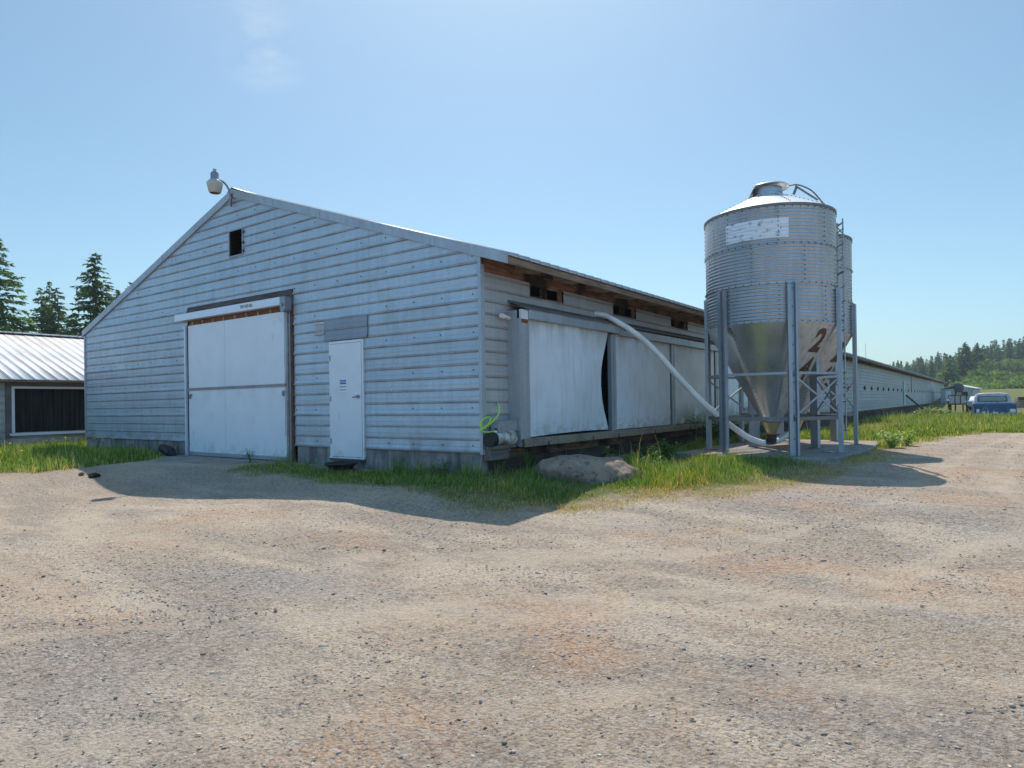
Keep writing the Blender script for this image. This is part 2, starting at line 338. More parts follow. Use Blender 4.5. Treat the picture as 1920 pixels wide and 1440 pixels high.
c = m.mix(m.ramp(m.noise(45, 5, rough=.85), .54, .64, .0, .75), c, (.13, .115, .105))
c = m.mix(m.math('MULTIPLY', m.ramp(m.vor(17), .16, .10), m.ramp(m.noise(1.3, 5, loc=(3, 8, 0)), .42, .60)), c, (.15, .135, .13))
gr = m.mix(m.ramp(m.noise(1.2, 6), .35, .65), (.085, .125, .03), (.20, .19, .075))
c = m.mix(trk_, c, (.60, .485, .37))
c = m.mix(vs.outputs['Red'], c, gr)
dry = m.mix(m.ramp(m.noise(9, 7, rough=.7), .38, .6), (.46, .35, .20), (.25, .19, .12))
c = m.mix(vs.outputs['Green'], c, dry)
m.color(c)
h = m.math('ADD', m.math('MULTIPLY', m.noise(9, 8, rough=.7), 1.0), m.math('MULTIPLY', m.noise(60, 5, rough=.7), .45))
h = m.math('SUBTRACT', h, m.math('MULTIPLY', m.vor(48), .35))
m.bump(h, 1.0, .04); MAT['ground'] = m.m
def colmat(name, rough=.6, trans=.35, sat=1.):
    m = M(name, rough, 0, .25); va = m.n('ShaderNodeVertexColor', layer_name='Col'); m.l(va.outputs['Color'], m.b.inputs['Base Color'])
    tr = m.n('ShaderNodeBsdfTranslucent'); tc_ = m.mix(1, va.outputs['Color'], (1.2, 1.25, .5), 'MULTIPLY'); m.l(tc_, tr.inputs['Color'])
    ms = m.n('ShaderNodeMixShader'); ms.inputs[0].default_value = trans
    out = m.t.nodes['Material Output']; m.l(m.b.outputs[0], ms.inputs[1]); m.l(tr.outputs[0], ms.inputs[2]); m.l(ms.outputs[0], out.inputs['Surface'])
    return m.m
MAT['grass'] = colmat('grass_blades', .55, .42)
MAT['leaf'] = colmat('leaf_clumps', .6, .35)
MAT['needle'] = colmat('fir_needles', .65, .22)
m = M('gravel_stone', .85, 0, .3); va = m.n('ShaderNodeVertexColor', layer_name='Col'); m.l(m.mix(m.ramp(m.noise(70, 3), .3, .7, 0, .4), va.outputs['Color'], (.15, .125, .11)), m.b.inputs['Base Color']); MAT['stone'] = m.m
MAT['bark'] = plain('fir_bark', (.11, .08, .06), .95, 0, .5, 4, bump=.5)
m = M('lichened_boulder', .9, 0, .25); c = m.mix(m.ramp(m.noise(2.6, 7), .35, .65), (.38, .275, .205), (.24, .175, .135))
c = m.mix(m.ramp(m.noise(13, 7), .56, .66, 0, .5), c, (.42, .37, .31)); c = m.mix(m.ramp(m.noise(8, 7, loc=(5, 5, 5)), .55, .66, 0, .7), c, (.09, .075, .065)); m.color(c); m.bump(m.noise(7, 9, rough=.7), 1.0, .06); MAT['rock'] = m.m
# ------------------------------------------------------------------ terrain
CP = [(0,-.1,.42),(-14,-.1,.45),(-7,-.1,.47),(-5,-.1,.47),(-9,-.1,.47),(2,-2,.17),(-4.7,-3.2,.2),(-12,-4,.25),(-20,-2,.3),(-20,10,.35),(-15.5,3,.38),
(6.66,-8.4,0),(12,-10,0),(0,-12,0),(-15,-14,.05),(20,0,.1),(3,-4.5,.06),(6,-3,.12),(2.9,6.1,.48),(3,9,.48),(1,2.5,.36),(5.5,2.5,.33),(5.2,6,.42),(4.6,9.5,.42),(5.6,17,.38),(9,10,.36),
(.5,16,.25),(.5,32,.0),(.5,46,.05),(.5,60,.2),(.5,75,.3),(6.7,28,.2),(3.5,24,.2),(4,55,.3),(12,15,.35),(15,30,.3),(10,70,.4),(30,50,.4),(40,10,.2),(-30,30,.3),(-30,-10,.2),(30,-20,0),(-7,10,.45),(-7,60,.3),(-40,60,.4),(0,-30,0),(30,90,.6),(0,100,.5)]
def terrain(x, y):
    x = np.asarray(x, float); y = np.asarray(y, float); num = 0; den = 0
    for a, b, c in CP:
        wt = ((x-a)**2+(y-b)**2+.6)**-2.; num = num+wt*c; den = den+wt
    z = num/den
    d = np.hypot(x-6.7, y+8.4); az = np.arctan2(x-6.7, y+8.4)
    t = np.clip((d-90)/70, 0, 1); t = t*t*(3-2*t); side = np.clip((az+.5)/.5, 0, 1)
    far = 2.6+(.5+side)*3*np.clip((d-170)/160, 0, 1)
    return z*(1-t)+far*t
def tz(x, y): return float(terrain(x, y))
FRONT = np.array([(-5.25,0),(-5.2,-.9),(-5.03,-1.4),(-3.7,-1.5),(-2.2,-1.45),(-1,-1.45),(.2,-1.6),(1.07,-1.42),(1.5,-1.25),(2.05,-.98),(2.4,-.4),(2.64,.18),(3.3,.42),(3.85,1.05),(4.3,1.7),(4.45,2.6),(4.6,4.9),(4.8,6.8),(4.85,9),(5.05,11.8),(5.7,16.5),(6.6,18.8),(7.7,19.3),(12,19.6),(26,21),(26,62),(0,62),(0,0)])
LEFT = np.array([(-8.95,0),(-8.4,-.3),(-8.35,-1),(-8.4,-1.75),(-8.3,-2.6),(-8.6,-3.2),(-10.5,-3.4),(-13,-4.6),(-22,-6),(-26,-6),(-26,26),(-14.5,26),(-14.5,0)])
def polysd(px, py, poly):
    """signed distance, + inside"""
    d = np.full(px.shape, 1e9); ins = np.zeros(px.shape, bool); n = len(poly)
    for i in range(n):
        x0, y0 = poly[i]; x1, y1 = poly[(i+1) % n]; ex, ey = x1-x0, y1-y0
        t = np.clip(((px-x0)*ex+(py-y0)*ey)/(ex*ex+ey*ey), 0, 1)
        d = np.minimum(d, np.hypot(px-x0-t*ex, py-y0-t*ey))
        c = ((y0 > py) != (y1 > py)); xx = ex*(py-y0)/(ey if abs(ey) > 1e-9 else 1e-9)+x0
        ins ^= c & (px < xx)
    return np.where(ins, d, -d)
def dryness(x, y):
    """0..1: the tan, trodden fringe of the grass beside the drive"""
    sdv = polysd(x, y, FRONT)
    a = np.clip(1-sdv/(.35+.9*np.clip((y-.2)/2, 0, 1)*np.clip((5.2-y)/1.5, 0, 1)), 0, 1)*np.clip((x-1.2)/.8, 0, 1)
    return np.clip(a*1.3, 0, 1)
N = 620
def spread(c, near, far, n):
    t = np.linspace(-1, 1, n); b = 8.6; s = np.sinh(b*t)/np.sinh(b); return c+near*t*n/2+s*(far-near*n/2)
gx = spread(2, .045, 900, N); gy = spread(0, .045, 900, N)
X, Y = np.meshgrid(gx, gy, indexing='ij')
nearw = np.exp(-(np.hypot(X-3, Y+1)/22)**2)
Z = terrain(X, Y)+nearw*((fbm(X, Y, .9, 4)-.47)*.06+(fbm(X, Y, 5, 3)-.44)*.026)
# wheel ruts of the lot and the drive
TRK = [[(-16,-6.6),(-9,-6.2),(-3,-5.3),(1.5,-4.2),(4.4,-2.0),(5.6,1.0),(6.0,6),(6.5,12),(7.3,18.5)], [(-16,-8.2),(-9,-7.8),(-3,-6.9),(2.2,-5.7),(5.6,-3.0),(7.0,.6),(7.5,6),(8.2,12),(9.2,19)],
 [(10.5,-9),(8.6,-5.5),(7.6,-2),(6.7,3),(6.9,9),(7.6,18)], [(1.0,-9.5),(3.6,-6.6),(5.8,-4.6),(8.6,-3.2),(13,-2.4)], [(-.2,-8.6),(2.4,-5.4),(5.0,-3.3),(8.2,-1.8),(13,-1.0)]]
def trackmask(X, Y):
    m_ = np.zeros(np.shape(X)); wob = (vnoise(X, Y, .5)-.5)*.35
    for P in TRK:
        d_ = np.full(np.shape(X), 1e9)
        for (ax, ay), (bx, by) in zip(P[:-1], P[1:]):
            ex, ey = bx-ax, by-ay; t = np.clip(((X-ax)*ex+(Y-ay)*ey)/(ex*ex+ey*ey), 0, 1); d_ = np.minimum(d_, np.hypot(X-ax-t*ex, Y-ay-t*ey))
        m_ = np.maximum(m_, np.exp(-((d_+wob)/.20)**4))
    return m_
tm = trackmask(X, Y); Z -= .014*tm
cov = np.zeros(X.shape); sF = polysd(X, Y, FRONT); sL = polysd(X, Y, LEFT); nn = (fbm(X, Y, 2.2, 4)-.47)*.9
cov = np.clip((np.maximum(sF, sL)+nn*.9-.02)/.3, 0, 1)
farg = np.clip((np.hypot(X-6, Y+8)-34)/10, 0, 1)*np.clip((Y-19)/3, 0, 1)
track = np.exp(-((X-9.6-.02*(Y-30))/1.6)**2)*np.clip((75-Y)/10, 0, 1)*np.clip((Y-24)/3, 0, 1)
cov = np.maximum(cov, farg); cov = np.maximum(cov, np.clip((X-14)/4, 0, 1)*np.clip((Y-16)/4, 0, 1)); cov = np.maximum(cov, np.clip((-X-26)/6, 0, 1))
cov *= (1-track); cov[(X > 1.1) & (X < 4.5) & (Y > 4.4) & (Y < 10.8)] = 0
dryc = dryness(X, Y)*np.clip((sF+.25)/.2, 0, 1)*(Y < 19)
redd = np.clip(1-np.hypot((X+8.5)/5.5, (Y+3.2)/1.7), 0, 1)*.9+np.clip(1-np.hypot((X-6.5)/2.5, (Y-9)/9), 0, 1)*.5
ci = np.stack([cov.ravel(), dryc.ravel()*.9, np.clip(redd.ravel()+nn.ravel()*.3*(redd.ravel() > .05), 0, 1), tm.ravel()*(1-cov.ravel())], 1)
idx = np.arange(N*N).reshape(N, N)
Fq = np.stack([idx[:-1, :-1], idx[1:, :-1], idx[1:, 1:], idx[:-1, 1:]], -1).reshape(-1, 4)
tag(npmesh('ground', np.stack([X, Y, Z], -1).reshape(-1, 3), Fq, MAT['ground'], smooth=True, cols=ci), kind='structure')
# the poured apron at the big door and the silo pad
mb = MB(); mb.prism([(1.25,4.75),(2.9,4.52),(4.30,4.85),(4.5,7.5),(4.4,10.6),(1.3,10.7)], .2, .515); tag(mb.build('concrete_pad', MAT['pad'], bev=.015), kind='structure')
mb = MB(); mb.prism([(-9.6,-.04),(-9.3,-.75),(-8.2,-1.25),(-5.6,-.95),(-4.7,-.45),(-4.8,-.04)], .1, .478); tag(mb.build('door_apron', MAT['pad'], bev=.012), kind='structure')
# ------------------------------------------------------------------ grass and gravel (stuff)
def blades(name, px, py, hgt, wid, col, seed, lean=.5, mat='grass', z=None, label=None, cat=None):
    r = np.random.RandomState(seed); n = len(px); a = r.rand(n)*2*np.pi; b = r.rand(n)*2*np.pi
    if z is None: z = terrain(px, py)+.0
    if lean < 1:
        sk = r.rand(n) < .025; hgt = np.where(sk, hgt*1.7, hgt); wid = np.where(sk, wid*.6, wid); col = np.where(sk[:, None], np.array([.50, .44, .24]), col)
    ln = hgt*lean*(r.rand(n)*.9+.1)
    dx, dy = np.cos(b)*ln, np.sin(b)*ln; wx, wy = np.cos(a)*wid/2, np.sin(a)*wid/2
    V = np.empty((n, 5, 3)); base = np.stack([px, py, z-.02], -1)
    V[:, 0] = base-np.stack([wx, wy, 0*wx], -1); V[:, 1] = base+np.stack([wx, wy, 0*wx], -1)
    mid = base+np.stack([dx*.35, dy*.35, hgt*.6], -1)
    V[:, 2] = mid+np.stack([wx, wy, 0*wx], -1)*.8; V[:, 3] = mid-np.stack([wx, wy, 0*wx], -1)*.8
    V[:, 4] = base+np.stack([dx, dy, hgt*(1-.25*(ln/np.maximum(hgt, 1e-3)))], -1)
    i = np.arange(n)*5
    Q = np.stack([i, i+1, i+2, i+3], -1); T = np.stack([i+3, i+2, i+4], -1)
    o = npmesh(name, V.reshape(-1, 3), [Q, T], MAT[mat], cols=np.repeat(col, 5, 0))
    return tag(o, label, cat, kind='stuff')
def grasscol(n, r, dry, lush=1.):
    g1 = np.array([.17, .27, .04]); g2 = np.array([.33, .42, .075]); g3 = np.array([.07, .16, .03]); t = np.array([.56, .43, .21]); g2 = g2*.92
    a = r.rand(n, 1); b = r.rand(n, 1)
    c = g1*(1-a)+g2*a; c = np.where(b < .25, g3*(.7+.6*a), c)
    d = (r.rand(n) < dry)[:, None]
    return np.where(d, t*(.65+.6*r.rand(n, 1)), c)*lush
def scatter(n, x0, x1, y0, y1, r): return x0+(x1-x0)*r.rand(n), y0+(y1-y0)*r.rand(n)
PADM = lambda x, y: (x > 1.35) & (x < 4.38) & (y > 4.62+.25*(vnoise(x, y, 2.)-.5)) & (y < 10.6)
r = np.random.RandomState(5)
x, y = scatter(330000, -5.4, 6.2, -1.9, 12, r)
s_ = polysd(x, y, FRONT)+(fbm(x, y, 1.9, 4)-.47)*.95
dn_ = fbm(x, y, 1.3, 3)
keep = (s_ > -.06) & ~PADM(x, y) & (r.rand(len(x)) < np.clip(s_/.22+.45, .3, 1)*np.clip((dn_-.26)*4, .25, 1)) & (x < 5.3)
keep &= ~((x < -2.3) & (x > -4.1) & (y > -.65)); keep &= ~((x < -4.2) & (y > -.55) & (r.rand(len(x)) < .8)); keep &= ~((x > -.1) & (x < .35) & (y > .2) & (y < 14) & (r.rand(len(x)) < .85))
x, y, s_ = x[keep], y[keep], s_[keep]; dr = dryness(x, y)
tall = np.clip(s_/1.0, 0, 1); cl = fbm(x, y, 3.1, 3)
h = (.05+.085*tall+.22*np.clip((cl-.5)*3, 0, 1)*tall)*(.45+.95*r.rand(len(x)))*(1-.40*dr)
near_rock = np.exp(-(np.hypot(x-2.2, y-1.5)/.6)**2); h *= 1+1.3*near_rock; frock = np.exp(-(np.hypot(x-1.6, y-.45)/.8)**2); h *= 1-.68*frock
h *= np.where((y > 1) & (x < 1.2) & (y < 4.4), 1.2, 1)*np.where((y > -.45) & (x < .2), 1.3+1.2*(cl > .5), 1)*np.where((x > .0) & (x < .9) & (y > .2) & (y < 1.6), 1.7, 1)
col = grasscol(len(x), r, np.clip(dr*1.15+.13+.35*(s_ < .25), 0, .96)); col = col*(.62+.75*fbm(x+3, y, 2.6, 3))[:, None]*np.where(fbm(x+40, y, 1.1, 3)[:, None] > .5, np.array([1.25, 1.05, 1.]), np.array([.85, .95, 1.]))
blades('grass', x, y, h, .006+.006*r.rand(len(x)), col, 6, .7, label='green grass along the near barn corner fading to dry tan at the drive', cat='grass')
r = np.random.RandomState(61); x, y = scatter(300000, -5.3, 6.4, -2.4, 9, r); s_ = polysd(x, y, FRONT)
k = (s_ > -.55) & (s_ < .9) & ~PADM(x, y) & (r.rand(len(x)) < np.exp(-((s_-.10)/.36)**2)*np.clip((fbm(x, y, 2.2, 4)-.40)*6, .03, 1)*np.clip(.3+(x+1)*.25, .25, 1)) & (y < 7)
x, y = x[k], y[k]; c_ = np.array([.60, .46, .24])*(.55+.7*r.rand(len(x), 1)); c_ = np.where((r.rand(len(x)) < .12)[:, None], np.array([.20, .30, .06]), c_)
blades('dry_grass', x, y, .03+.07*r.rand(len(x)), .005+.005*r.rand(len(x)), c_, 62, 1.3, label='tan dead grass littering the edge of the dirt drive', cat='dry grass')
# field of longer grass beyond the silos
r = np.random.RandomState(8)
x, y = scatter(190000, 0.2, 13, 9.5, 46, r)
k = r.rand(len(x)) < np.clip(22/(y+4), .3, 1); x, y = x[k], y[k]
s_ = polysd(x, y, FRONT)+(fbm(x, y, .9, 4)-.47)*1.4
dn_ = fbm(x, y, .5, 3)
trk = np.exp(-((x-9.6-.02*(y-30))/1.5)**2)*(y > 24)
keep = (s_ > -.1) & ~PADM(x, y) & (r.rand(len(x)) < np.clip(s_/.8+.2, .05, 1)) & (r.rand(len(x)) > trk*1.2) & ~((np.abs(x-6.75) < .85) & (np.abs(y-40.2) < 2.2))
x, y, s_ = x[keep], y[keep], s_[keep]
d = np.hypot(x-CX, y-CY); tall = np.clip(s_/1.5, 0, 1); cl = fbm(x, y, .8, 3)
h = (.07+.15*tall+.24*np.clip((cl-.48)*3, 0, 1)*tall)*(.55+.8*r.rand(len(x)))*np.where(y > 30, 1.6, 1)
pale = np.clip((fbm(x+9, y, .35, 3)-.50)*5, 0, .75)*(y > 15)
col = grasscol(len(x), r, np.clip(.08+.25*(s_ < .4)+pale*.6, 0, .9), 1.1); col[:, 0] *= 1.12; col = col*(.7+.6*fbm(x+5, y, .9, 3))[:, None]
blades('long_grass', x, y, h, (.008+.0007*d)*(.7+.6*r.rand(len(x))), col, 9, .55, label='bright long grass between the barn side and the dirt drive', cat='grass')
r = np.random.RandomState(11)
x, y = scatter(120000, -24, -8.2, -6, 9, r)
s_ = polysd(x, y, LEFT)+(fbm(x, y, 1.6, 4)-.47)*.6
keep = (s_ > -.05) & (r.rand(len(x)) < np.clip(s_/.4+.2, .05, 1)) & ~((x < -16.7)) & ~((x > -14.5) & (y > -.1)) & ~((x > -9.6) & (y > -.8) )
x, y, s_ = x[keep], y[keep], s_[keep]; cl = fbm(x, y, 1.5, 3)
h = (.07+.16*np.clip(s_, 0, 1)+.15*np.clip((cl-.48)*3, 0, 1))*(.55+.8*r.rand(len(x)))
blades('roadside_grass', x, y, h, .014+.008*r.rand(len(x)), grasscol(len(x), r, np.clip(.12+.4*(s_ < .3), 0, 1)), 12, .6, label='grass verge left of the big door running to the neighbouring barn', cat='grass')
# loose stones
r = np.random.RandomState(21)
ico = bmesh.new(); bmesh.ops.create_icosphere(ico, subdivisions=1, radius=1); IV = np.array([v.co[:] for v in ico.verts]); IF = np.array([[v.index for v in f.verts] for f in ico.faces]); ico.free()
NS = 170000; rr = 1.1*np.exp(r.rand(NS)**.8*np.log(26/1.1)); aa = YAW+(r.rand(NS)-.5)*1.6
sx_, sy_ = CX-np.sin(aa)*rr, CY+np.cos(aa)*rr
cl = fbm(sx_, sy_, 1.1, 4)*.6+fbm(sx_+50, sy_, .33, 3)*.4
keep = (r.rand(NS) < np.clip((cl-.43)*5, .16, .8)) & (polysd(sx_, sy_, FRONT) < .05) & (polysd(sx_, sy_, LEFT) < .05) & (sy_ < -.05+.0*sx_+30*(sx_ > 0))
keep &= r.rand(NS) > trackmask(sx_, sy_)*.85
sx_, sy_, rr = sx_[keep], sy_[keep], rr[keep]; n = len(sx_)
sz = (.0026+.0070*r.rand(n)**4.6)*(1+.045*rr)+(r.rand(n) < .006)*.010
ang = r.rand(n)*6.28; sc3 = np.stack([sz*(.8+.8*r.rand(n)), sz*(.6+.6*r.rand(n)), sz*(.3+.45*r.rand(n))], -1)
P_ = IV[None]*(1+.95*(r.rand(n, len(IV), 1)-.5))*sc3[:, None, :]
ca, sa = np.cos(ang)[:, None], np.sin(ang)[:, None]
V = np.stack([P_[..., 0]*ca-P_[..., 1]*sa, P_[..., 0]*sa+P_[..., 1]*ca, P_[..., 2]], -1)
gz = terrain(sx_, sy_); nw = np.exp(-(np.hypot(sx_-3, sy_+1)/22)**2); gz += nw*((fbm(sx_, sy_, .9, 4)-.47)*.06+(fbm(sx_, sy_, 5, 3)-.44)*.026)
V += np.stack([sx_, sy_, gz+sz*.12], -1)[:, None]
F_ = (IF[None]+(np.arange(n)*len(IV))[:, None, None]).reshape(-1, 3)
tone = r.rand(n); base = np.where((tone < .35)[:, None], np.array([.24, .205, .18]), np.where((tone < .70)[:, None], np.array([.38, .335, .30]), np.array([.58, .49, .41])))*(.7+.6*r.rand(n, 1))
tag(npmesh('gravel', V.reshape(-1, 3), F_, MAT['stone'], cols=np.repeat(base, len(IV), 0)), 'loose grey and tan gravel scattered over the dirt lot', 'gravel', kind='stuff')
print('ground done', n)
# ------------------------------------------------------------------ barn
W = 14.545; LEN = 124.5; ZB = .80; XA = -6.93; SL = .3317
ztop = lambda x: 3.936+SL*(.557-x) if x > XA else 3.936+SL*(.557-XA)-SL*(XA-x)      # roof top
zwall = lambda x: ztop(x)-.15
barn = thing('barn', 'long galvanized metal clad barn with white sliding door and white tarp curtains', 'barn')
PROF = [(0,.0),(.003,.019),(.021,.021),(.036,.006),(.098,.006),(.102,.0085),(.112,.0085),(.116,.006)]
def siding(name, mat, xr, z0, z1, ops, place, parent, pitch=.205, cuts=()):
    zs = []; k = 0
    while z0+k*pitch < z1:
        lap = .010 if k % 3 == 0 else 0
        for h_, o in PROF:
            zz = z0+k*pitch+h_; oo = o+(lap if 0 < h_ < .04 else 0)
            zs.append((zz, oo))
        k += 1
    zs = [q for q in zs if q[0] <= z1]; zs.append((z1, .006))
    ed = sorted({e for o in ops for e in (o[2], o[3])})
    A = np.array(zs)
    for e in ed:
        if z0 < e < z1: zs.append((e, float(np.interp(e, A[:, 0], A[:, 1]))+1e-5))
    zs.sort(); mbx = MB()
    for (za, oa), (zb_, ob) in zip(zs[:-1], zs[1:]):
        zm = (za+zb_)/2; a0, b0 = xr(za); a1, b1 = xr(zb_)
        if b0-a0 < .01: continue
        cut = sorted([(o[0], o[1]) for o in ops if o[2] <= zm <= o[3]])
        segs = []; cur = None; start = True
        xs = a0; first = True
        for c0, c1 in cut:
            if c0 > xs: segs.append((xs, c0, first, False))
            xs = max(xs, c1); first = False
        segs.append((xs, b0, first, True))
        for p, q, fa, fb in segs:
            if q <= p: continue
            p1 = a1 if fa else p; q1 = b1 if fb else q
            mbx.add([place(p, oa, za), place(q, oa, za), place(max(q1, p1), ob, zb_), place(p1, ob, zb_)], [(0, 1, 2, 3)])
    me = bpy.data.meshes.new(name); me.from_pydata(mbx.v, [], mbx.f); me.materials.append(mat)
    o = bpy.data.objects.new(name, me); COL.objects.link(o); o.parent = parent; return o
apexz = zwall(XA)
def xr_front(z):
    if z < zwall(0): b = 0
    else: b = .557-(z+.15-3.936)/SL
    if z < zwall(-W): a = -W
    else: a = XA-(3.936+SL*(.557-XA)-(z+.15))/SL
    return (a, max(a, b))
opF = [(-8.93,-4.84,.3,3.995),(-3.72,-2.745,.3,2.86),(-7.115,-6.575,4.945,5.53)]
siding('front_wall', MAT['siding_front'], xr_front, ZB, apexz-.01, opF, lambda a, o, z: (a, -o, z), barn)
near_v = [(1.40+3.21*k, 2.55+3.21*k, 3.49, 3.735) for k in range(5)]
yv = [24.2+3.04*k for k in range(33)]
opS = near_v+[(y-.42, y+.42, 2.10, 2.37) for y in yv]+[(.72, 13.75, .5, 3.03)]
side = siding('side_wall', MAT['siding_side'], lambda z: (0.02, LEN), ZB, 3.745, opS, lambda a, o, z: (o, a, z), barn)
siding('side_wall', MAT['siding_side'], lambda z: (0, LEN), ZB, ztop(-W)-.025, [], lambda a, o, z: (-W-o, a, z), barn)
mb = MB(); mb.add([(0,LEN,ZB-.3),(-W,LEN,ZB-.3),(-W,LEN,zwall(-W)),(XA,LEN,apexz),(0,LEN,zwall(0))], [(0,1,2,3,4)]); mb.build('rear_wall', MAT['siding_side'], barn)
# screws and droppings on the front siding
mb = MB(); rs = random.Random(4)
z = ZB+.12; row = 0
while z < 6.1:
    a, b = xr_front(z); x_ = -.18
    while x_ > a+.1:
        xx = x_+rs.uniform(-.03, .03)
        if xx < b-.08 and not any(o[0]-.03 < xx < o[1]+.03 and o[2] < z < o[3] for o in opF) and rs.random() < .9:
            mb.box((xx-.009, -.016, z-.010), (xx+.009, -.004, z+.010))
        x_ -= .66
    z += .3075; row += 1
mb.build('screw_heads', MAT['bolt'], barn)['kind'] = 'stuff'
mb = MB()
for i in range(46):
    xx, zz = rs.uniform(-14, -.2), rs.uniform(.9, 5.6); a, b = xr_front(zz)
    if a+.2 < xx < b-.2 and not any(o[0]-.1 < xx < o[1]+.1 and o[2]-.1 < zz < o[3]+.1 for o in opF):
        hh = rs.uniform(.02, .07); mb.box((xx-.007, -.0125, zz-hh), (xx+.007, -.006, zz))
mb.build('droppings', MAT['dropping'], barn)['kind'] = 'stuff'
# corner trims, rake trims
MB().box((-.03,-.034,ZB-.02),(.03,-.0,zwall(0)-.01)).box((.001,-.0,ZB-.02),(.032,.07,3.85)).build('corner_trim', MAT['trim'], barn, bev=.003)
MB().box((-W-.03,-.032,ZB-.02),(-W+.05,.05,zwall(-W)-.02)).build('corner_trim', MAT['trim'], barn, bev=.003)
def rake(x0, x1, lip=.0):
    mb = MB(); n = 5
    pts = [(x0, ztop(x0)+.012), (x1, ztop(x1)+.012), (x1, ztop(x1)-.155), (x0, ztop(x0)-.155)]
    mb.prism([(p[0], p[1]) for p in pts], 0, 1, lambda a, b, c: (a, -.052+.05*c, b))
    for k in range(1, n):   # lap joints of the trim pieces
        xx = x0+(x1-x0)*k/n; mb.prism([(xx-.012, ztop(xx-.012)+.012), (xx+.012, ztop(xx+.012)+.012), (xx+.012, ztop(xx+.012)-.158), (xx-.012, ztop(xx-.012)-.158)], 0, 1, lambda a, b, c: (a, -.0555+.003*c, b))
    return mb.build('rake_trim', MAT['trim'], barn)
rake(XA, .557); rake(XA-.0001, -W-.10)
# roof sheets with ribs
def roof_slope(x0, x1, y0, y1, zf, pitch=.305, mat='roofmetal', nm='roof', parent=barn, th=.02, h=.028):
    ys = []
    y = y0
    while y < y1:
        ys += [(y, 0), (y+pitch*.80, 0), (y+pitch*.85, h), (y+pitch*.93, h), (y+pitch*.98, 0)]; y += pitch
    ys.append((y1, 0)); n = len(ys); V = []; F = []
    for xx in (x0, x1):
        for yy, hh in ys: V.append((xx, min(yy, y1), zf(xx)+hh))
    for xx in (x0, x1):
        for yy, hh in ys: V.append((xx, min(yy, y1), zf(xx)+hh-th))
    for i in range(n-1):
        F.append((i, i+1, n+i+1, n+i)); F.append((2*n+i, 3*n+i, 3*n+i+1, 2*n+i+1)); F.append((i, 2*n+i, 2*n+i+1, i+1)); F.append((n+i, n+i+1, 3*n+i+1, 3*n+i))
    return npmesh(nm, V, np.array(F), MAT[mat], parent)
roof_slope(.575, XA, -.0, LEN+.4, ztop, h=.045); roof_slope(XA, -W-.12, -.0, LEN+.4, ztop)
MB().prism([(XA-.2, ztop(XA-.2)+.035), (XA, ztop(XA)+.06), (XA+.2, ztop(XA+.2)+.035), (XA, ztop(XA)+.04)], -.05, LEN+.4, lambda a, b, c: (a, c, b)).build('ridge_cap', MAT['trim'], barn)
# eave: plate board, fascia board, rafter tails
MB().box((-.04,.07,3.735),(.014,LEN,4.095)).build('wall_plate', MAT['wood_dark'], barn)
MB().box((.50,.02,3.80),(.54,LEN+.3,3.905)).build('eave_board', MAT['wood_tan'], barn)
MB().prism([(.012,4.075),(.50,3.913),(.50,3.903),(.012,4.062)], .03, LEN, lambda a, b, c: (a, c, b)).build('soffit_boards', MAT['wood_dark'], barn)
rft = None
for k in range(99):
    y0 = .95+k*1.22 if k < 12 else 15.7+(k-12)*1.24
    if rft is None:
        rft = MB().prism([(.016,3.86),(.016,4.08),(.497,3.925),(.497,3.79),(.38,3.78)], 0, .10, lambda a, b, c: (a, c, b)).build('rafter_tail', MAT['wood_light'], barn); q = rft
    else: q = rft.copy(); COL.objects.link(q); q.parent = barn
    q.location = (0, y0, 0)
# foundation
MB().box((-W+.02,-.075+.08,.05),(-8.95,.16,ZB+.02)).box((-4.78,.005,.05),(-3.74,.16,ZB+.02)).box((-2.74,.005,.05),(-.02,.16,ZB+.02)).box((-3.74,.0,.05),(-2.74,.16,.66)).box((-8.95,.07,.05),(-4.78,.16,.46)).build('foundation', MAT['found'], barn)
MB().box((-.16,.162,-.2),(-.06,LEN,ZB+.02)).box((-W+.03,.162,.05),(-W+.16,LEN,ZB+.02)).build('foundation', MAT['footing'], barn)
# dark band of timber sill under the side siding
MB().box((-.055,.2,ZB-.12),(-.004,LEN,ZB+.03)).build('sill_timber', MAT['wood_dark'], barn)
# ---- big sliding/roll door
door = thing('tmp', '', ''); bpy.data.objects.remove(door)
XL, XR_, ZF, ZD = -8.84, -5.07, .50, 3.555
leaf = MB().box((XL, -.045, ZF), (-7.30, -.005, 2.012)).box((-7.292, -.045, ZF), (XR_, -.005, 2.012)).box((XL, -.045, 2.075), (-7.30, -.005, ZD)).box((-7.292, -.045, 2.075), (XR_, -.005, ZD)).build('sliding_door', MAT['door'], barn, bev=.002)
tag(leaf, 'tall white two panel sliding door in the barn front')
MB().box((XL-.02, -.062, 2.012), (XR_-.02, -.01, 2.03)).box((XL-.02, -.056, 2.03), (XR_-.02, -.01, 2.055)).box((XL-.02, -.066, 2.055), (XR_-.02, -.01, 2.075)).build('door_rail', MAT['steel'], leaf)
MB().box((XL, -.056, ZF-.01), (XR_, -.003, ZF+.075)).build('kick_plate', MAT['trim'], leaf, bev=.004)
for xh in (XL+.05, XR_-.11):
    MB().box((xh, -.075, 1.88), (xh+.10, -.046, 1.93)).box((xh+.02, -.085, 1.82), (xh+.055, -.046, 1.93)).build('latch', MAT['steel'], leaf)
MB().box((XL, -.02, ZD+.004), (XR_, .0, 3.68)).build('header_board', MAT['orange_wood'], barn)
for k in range(9): MB().box((XL+.16+k*.44, -.045, ZD+.004), (XL+.22+k*.44, -.021, 3.64)).build('door_hanger', MAT['wood_light'], barn)
MB().box((-8.88, -.028, 3.66), (-4.845, .03, 3.995)).build('lintel', MAT['wood_door'], barn)
